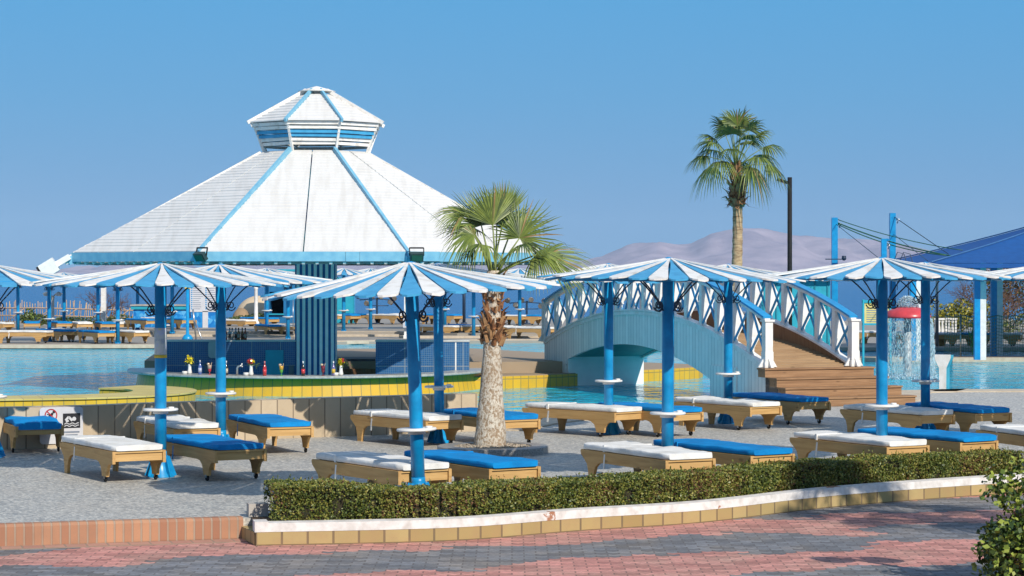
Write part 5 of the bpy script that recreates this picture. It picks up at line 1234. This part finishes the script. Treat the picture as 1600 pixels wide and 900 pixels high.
def cable(label, a, b, D0, D1, sag, r=.013, mat=GREEN_POST):
    P0 = Vector((at(a[0], D0), D0, zz(a[1], D0))); P1 = Vector((at(b[0], D1), D1, zz(b[1], D1))); m = MB()
    m.tube([P0.lerp(P1, i / 16) - Vector((0, 0, sag * 4 * (i / 16) * (1 - i / 16))) for i in range(17)], r, 5, smooth=True); single('stay_cable', label, 'cable', m, mat, 'stay cables of the blue masts')
cable('upper slack cable from the left mast to the blue sail tip', (1306, 342), (1504, 391), 68, 66, .10); cable('second slack cable from the left mast, ending lower on the sail edge', (1306, 347), (1500, 402), 68, 66, .12, .020)
cable('third slack cable from the left mast, crossing behind the short mast', (1306, 349), (1478, 399), 68, 66, .16, .016); cable('steep stay cable falling from the left mast to a parasol top', (1306, 350), (1374, 404), 68, 60, 0, .010, IRON)
cable('straight stay cable from the top of the tallest mast down to the sail', (1396, 338), (1482, 397), 68, 64.5, 0, .012, IRON); cable('lower stay cable from the tallest mast down towards the terrace', (1396, 366), (1450, 408), 68, 60, 0, .010, IRON)
t = thing('arched_wire', 'thin arched wire hoops beside the tallest mast', 'hoop', (at(1408, 64), 64, 0)); 
for dx in (0, .17):
    m = MB(); m.tube([(dx - .28, 0, 1.9), (dx - .25, 0, 2.6), (dx - .1, 0, 2.95), (dx + .08, 0, 2.9), (dx + .2, 0, 2.5), (dx + .22, 0, 0)], .012, 5); m.build('hoop', IRON, t)
sail = thing('shade_canopy', 'big dark blue pyramid shade canopy on striped posts at the right edge', 'canopy', (at(1455, 62), 62, 0)); ox = at(1455, 62)
zc = zz(411, 62); ap = Vector((16.7 - ox, 5.5, 4.15)); cs_ = [Vector((0, 0, zc)), Vector((10.5, -.5, zc)), Vector((11, 11.5, zc)), Vector((.4, 12, zc))]
m = MB(); V = []; G_ = 10
for i in range(4):
    a, b = cs_[i], cs_[(i + 1) % 4]; o = len(V)
    for j in range(G_ + 1):
        for k in range(G_ + 1):
            e = a.lerp(b, k / G_); p = e.lerp(ap, j / G_); p = p - Vector((0, 0, .35 * math.sin(PI * j / G_) * (.3 + .7 * math.sin(PI * k / G_)) * .6)); V.append(p)
    m.add(V[o:], [(j * (G_ + 1) + k, j * (G_ + 1) + k + 1, (j + 1) * (G_ + 1) + k + 1, (j + 1) * (G_ + 1) + k) for j in range(G_) for k in range(G_)], smooth=True)
m.build('cloth_top', SAILBLUE, sail)
m = MB()
for i in range(4): m.bar(cs_[i] - Vector((0, 0, .07)), cs_[(i + 1) % 4] - Vector((0, 0, .07)), .05, .12)
m.build('edge_beam', SAILBLUE, sail)
m = MB()
for i in range(4): m.tube([cs_[i].lerp(ap, j / 8) + Vector((0, 0, .03 - .21 * math.sin(PI * j / 8) * .3)) for j in range(9)], .02, 5)
m.build('seam_rope', pm('seam_blue', (.05, .16, .36), None, 5, .6), sail)
for px, D in ((1431, 62.5), (1440, 70), (1531, 63), (1557, 66)):
    x = at(px, D) - ox; zt2 = zc + (.1 if px > 1500 else -.1); m = MB(); wd = 9 * D / 3600
    m.b2((x - wd, D - 62 - .08, 0), (x - .002, D - 62 + .08, zt2)); pb = m.build('post', POLE_BLUE, sail)
    m = MB(); m.b2((x, D - 62 - .082, 0), (x + wd, D - 62 + .082, zt2)); m.build('white_half', WHITE, pb)
single('flag_pole', 'thin grey flag pole right of the mushroom fountain', 'flag pole', (lambda m: (m.lathe([(.06, 0), (.045, 2.2), (.04, 2.9)], 8, (at(1464, 74), 74, 0)), m)[1])(MB()), STEEL)
lp = thing('street_lamp', 'tall slim black lamp pole with one small flood head against the sky', 'street lamp', (at(1234, 61), 61, 0)); h = zz(277, 61)
m = MB(); m.lathe([(.066, 0), (.06, h)], 12); m.lathe([(.15, 0), (.15, .06)], 12); m.build('pole', BLACK, lp)
m = MB(); m.box((-.20, -.03, h - .10), (.28, .18, .07), 0, Matrix.Rotation(.35, 3, 'Y')); m.bar((-.06, 0, h - .12), (.0, 0, h - .12), .05, .05); m.build('flood_head', BLACK, lp)
m = MB(); m.box((-.205, -.03, h - .142), (.24, .15, .012), 0, Matrix.Rotation(.35, 3, 'Y')); m.build('lens', STEEL, lp)

# notice board and balusters behind the bridge
nb = thing('notice_board', 'yellow notice board in a turquoise frame behind the right newel post', 'notice board', (at(1369, 62), 62, -.1)); k5 = 3600 / 62; z5 = lambda py: CZ - (py - HZ) / k5 + .1
m = MB(); m.b2((-.33, 0, z5(505)), (.36, .05, z5(473))); m.build('panel', pm('notice_yellow', (.72, .58, .22), (.66, .5, .16), 9, .5), nb)
m = MB()
for x in (-.37, .36): m.b2((x, -.03, 0), (x + .05, .08, z5(468)))
m.b2((-.37, -.032, z5(473)), (.41, .082, z5(469))); m.b2((-.37, -.031, z5(508)), (.41, .081, z5(505))); m.build('frame', TURQ, nb)
m = MB()
for i in range(7): m.b2((-.26, -.006, z5(503) + i * .06), (-.26 + random.uniform(.3, .54), -.002, z5(503) + i * .06 + .02))
m.build('text_lines', SGRY, nb)
for i in range(7):
    t = thing('stone_baluster', 'white stone baluster in a short row left of the yellow green bush', 'baluster', (at(1462 + i * 5.2, 80), 80, 0), 0, 'white balusters by the yellow green bush'); m = MB(); m.lathe([(.05, 0), (.05, .12), (.03, .18), (.055, .38), (.03, .62), (.05, .68), (.05, .74)], 10); m.build('shaft', WHITE, t)
    m = MB(); m.box((0, 0, .77), (.112, .16, .06)); m.build('cap', WHITE, t)
YG = [pm('yellow_green_leaf', (.22, .20, .02), (.13, .13, .015), 8, .5), LEAFS[1], pm('lime_leaf', (.36, .30, .03), None, 8, .5)]
bush((at(1492, 84), 84, 0), (1.5, .9, 1.15), 'yellow green leafy bush behind the net, right of the fountain', 2600, .11, YG, 12)
BRN = [pm('brown_twig_leaf', (.14, .085, .045), (.08, .05, .03), 8, .7), pm('rusty_leaf', (.22, .12, .05), None, 8, .7), LEAFS[0]]
bush((at(1572, 90), 90, 0), (2.9, 1.6, 2.25), 'large brown twiggy bush behind the striped posts at the right edge', 6500, .10, BRN, 13, 'bush')
bare_shrub((at(1545, 88), 88, 0), 2.5, .9, 'bare twigs spreading left from the large brown bush', 9, 5)
bush((at(1590, 80), 80, 0), (1.1, .6, .7), 'pale flowering shrub behind the net at the right edge', 1200, .09, [pm('white_petals', (.6, .55, .42), None, 5, .6), LEAFS[0], LEAFS[1]], 15)

# mushroom fountain
FD = 54.0; ft = thing('mushroom_fountain', 'red capped mushroom fountain with water raining down into the pool', 'fountain', (at(1418, FD), FD, -.1)); k6 = 3600 / FD; z6 = lambda py: CZ - (py - HZ) / k6 + .1
REDC = pm('fountain_red', (.62, .06, .07), (.48, .05, .06), 5, .3)
zc1, zc0 = z6(480), z6(497); m = MB(); rr_ = 36.5 / k6; m.lathe([(rr_, zc0), (rr_ * 1.0, zc0 + .05), (rr_ * .88, zc0 + .15), (rr_ * .6, zc1 - .02), (rr_ * .2, zc1 + .02), (0.001, zc1 + .03)], 36); m.build('cap', REDC, ft)
m = MB(); m.lathe([(.12, -.3), (.10, .1), (.085, zc0 + .1)], 16); m.build('stem', pm('fountain_stem', (.45, .5, .52), None, 5, .35), ft)
DROP = NT('falling_water'); DROP.b.inputs['Transmission Weight'].default_value = .6; DROP.b.inputs['IOR'].default_value = 1.33; DROP.fin((.75, .90, .95, 1), .12, .6)
rf = np.random.default_rng(5); m = MB(); n = 8000
a = rf.random(n) * 2 * PI; v = rf.random(n); R = rr_ * (1.0 + .17 * np.sqrt(v) + rf.normal(0, .022, n)); C = np.stack([R * np.cos(a), R * np.sin(a), zc0 * (1 - v)], 1)
L_ = .03 + .08 * rf.random(n) * (.4 + v); W_ = .003 + .005 * rf.random(n); T = np.stack([np.cos(rf.random(n) * PI), np.sin(rf.random(n) * PI), np.zeros(n)], 1); U = np.stack([np.zeros(n), np.zeros(n), L_], 1)
m.quads(np.stack([C - U * .6, C + T * W_[:, None], C + U * .6, C - T * W_[:, None]], 1), np.zeros(n)); m.build('water_curtain', DROP.m, ft)
m = MB(); n = 2600; d = rf.normal(size=(n, 3)); d[:, 2] = np.abs(d[:, 2]); d /= np.linalg.norm(d, axis=1)[:, None]; C = d * np.array([.25, .25, z6(463) - zc1]) * (1 + rf.normal(0, .03, n))[:, None] + np.array([0, 0, zc1]); m.quads(leaf_quads(C, .035, 0, .6, rf), np.zeros(n)); m.build('water_dome', DROP.m, ft)
m = MB(); n = 1500; a = rf.random(n) * 2 * PI; R = rr_ * 1.1 + rf.normal(0, .14, n); C = np.stack([R * np.cos(a), R * np.sin(a), .01 + np.abs(rf.normal(0, .05, n))], 1); m.quads(leaf_quads(C, .04, 0, .6, rf), np.zeros(n)); m.build('splash', DROP.m, ft)
wsp = thing('water_cannon', 'white flat water spout post with cyan sides at the edge of the right pool', 'water spout', (at(1473, 46.9), 46.9, 0), -.35); k7 = 3600 / 46.9; z7 = lambda py: CZ - (py - HZ) / k7
m = MB(); m.prism([(-.07, 0), (.07, 0), (.075, z7(575)), (.16, z7(560)), (.16, z7(554)), (-.16, z7(554)), (-.16, z7(560)), (-.075, z7(575))], lambda u, v, q: (u, q, v), -.02, .0); m.build('front_face', WHITE, wsp)
m = MB(); m.prism([(-.068, 0), (.068, 0), (.07, z7(575)), (.15, z7(560)), (.15, z7(555.5)), (-.15, z7(555.5)), (-.15, z7(560)), (-.07, z7(575))], lambda u, v, q: (u, q, v), .001, .42); m.build('cyan_body', pm('cyan_paint', (.06, .42, .55), None, 4, .4), wsp)

# net fence by the right pool
nf = thing('net_fence', 'green string net fence on thin posts between the two right pools', 'fence', (at(1475, 65), 64.9, 0)); NETM = pm('net_green', (.16, .27, .20), (.10, .17, .13), 6, .7); k8 = 3600 / 64.9; hN = zz(493, 64.9); xr = (1640 - 1475) / k8
m = MB()
for i in range(46):
    x = i * xr / 45; m.tube([(x, 0, .08), (x + .02, .02, hN)], .008, 3, caps=False)
for j in range(13): m.tube([(i * xr / 12, .01 * math.sin(i * 2 + j), .1 + (hN - .1) * j / 12 - .05 * math.sin(PI * ((i * 1.5) % 3) / 3)) for i in range(13)], .008 if j < 12 else .016, 3, caps=False)
m.build('netting', NETM, nf)
for px in (1500, 1522, 1528, 1600):
    x = (px - 1475) / k8; m = MB(); m.tube([(x, .02, 0), (x, .02, hN + .05)], .022, 6); m.build('post', STEEL, nf)
m = MB(); rs = random.Random(4)
for i in range(60): p = Vector(((1524 - 1475) / k8 + rs.gauss(0, .08), -.02 + rs.gauss(0, .03), rs.uniform(.2, hN - .2))); m.tube([p, p + Vector((rs.gauss(0, .06), 0, rs.uniform(-.25, .25))), p + Vector((rs.gauss(0, .09), 0, rs.uniform(-.35, .35)))], .012, 4)
m.build('gathered_net', pm('net_bright_green', (.03, .28, .10), None, 6, .6), nf)

# foreground right: flowering bush, off-frame lamp
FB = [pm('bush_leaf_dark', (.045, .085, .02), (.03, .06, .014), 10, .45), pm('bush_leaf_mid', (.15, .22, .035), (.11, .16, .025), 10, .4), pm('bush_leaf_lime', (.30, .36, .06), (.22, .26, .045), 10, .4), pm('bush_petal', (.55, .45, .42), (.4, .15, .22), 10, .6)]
fb = thing('flowering_bush', 'leafy bright green bush with a few pale flowers at the bottom right corner', 'bush', (4.34, 18.9, -.2))
rb = np.random.default_rng(31); m = MB(); K = 90; ctr_ = np.stack([rb.uniform(-.36, .75, K), rb.uniform(-.3, .4, K), rb.uniform(.0, .84, K)], 1); ctr_[3:30, 2] *= .55
ctr_[:, 0] -= .0; ctr_[:3] = [(-.06, -.1, 1.0), (-.26, -.12, .80), (-.40, -.1, .36)]
n = 17000; k = rb.integers(0, K, n); d = rb.normal(size=(n, 3)); d /= np.linalg.norm(d, axis=1)[:, None]; C = ctr_[k] + d * (.15 + .85 * rb.random(n) ** .6)[:, None] * rb.uniform(.10, .22, K)[k][:, None] * rb.uniform(.8, 1.25, n)[:, None]; C = C[C[:, 2] > .02]
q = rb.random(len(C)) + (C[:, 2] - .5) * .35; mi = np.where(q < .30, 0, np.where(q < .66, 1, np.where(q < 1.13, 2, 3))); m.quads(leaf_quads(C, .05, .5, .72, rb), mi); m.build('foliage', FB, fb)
m = MB(); rs = random.Random(6)
for c in ctr_: m.tube([(rs.uniform(-.05, .05) + .1, rs.uniform(-.05, .05), 0), (c[0] * .5 + .05, c[1] * .5, c[2] * .45), tuple(c)], [.014, .009, .004], 5)
m.build('stems', TWIG, fb)
ol = thing('street_lamp', 'black twin shaded lamp standing off the right edge of the paving, seen by its shadow', 'street lamp', (4.95, 17.75, -.2)); m = MB(); m.lathe([(.05, 0), (.035, 2.6)], 10); m.lathe([(.1, 0), (.1, .05)], 10); m.build('pole', BLACK, ol)
m = MB(); m.tube([(-.3, .0, 2.62), (0, 0, 2.68), (.3, 0, 2.62)], .02, 6); m.build('arm', BLACK, ol)
for s in (-1, 1):
    m = MB(); m.lathe([(.02, 2.66), (.13, 2.58), (.16, 2.44), (.15, 2.44)], 14, (s * .22, 0, 0)); m.build('lamp_shade', BLACK, ol)
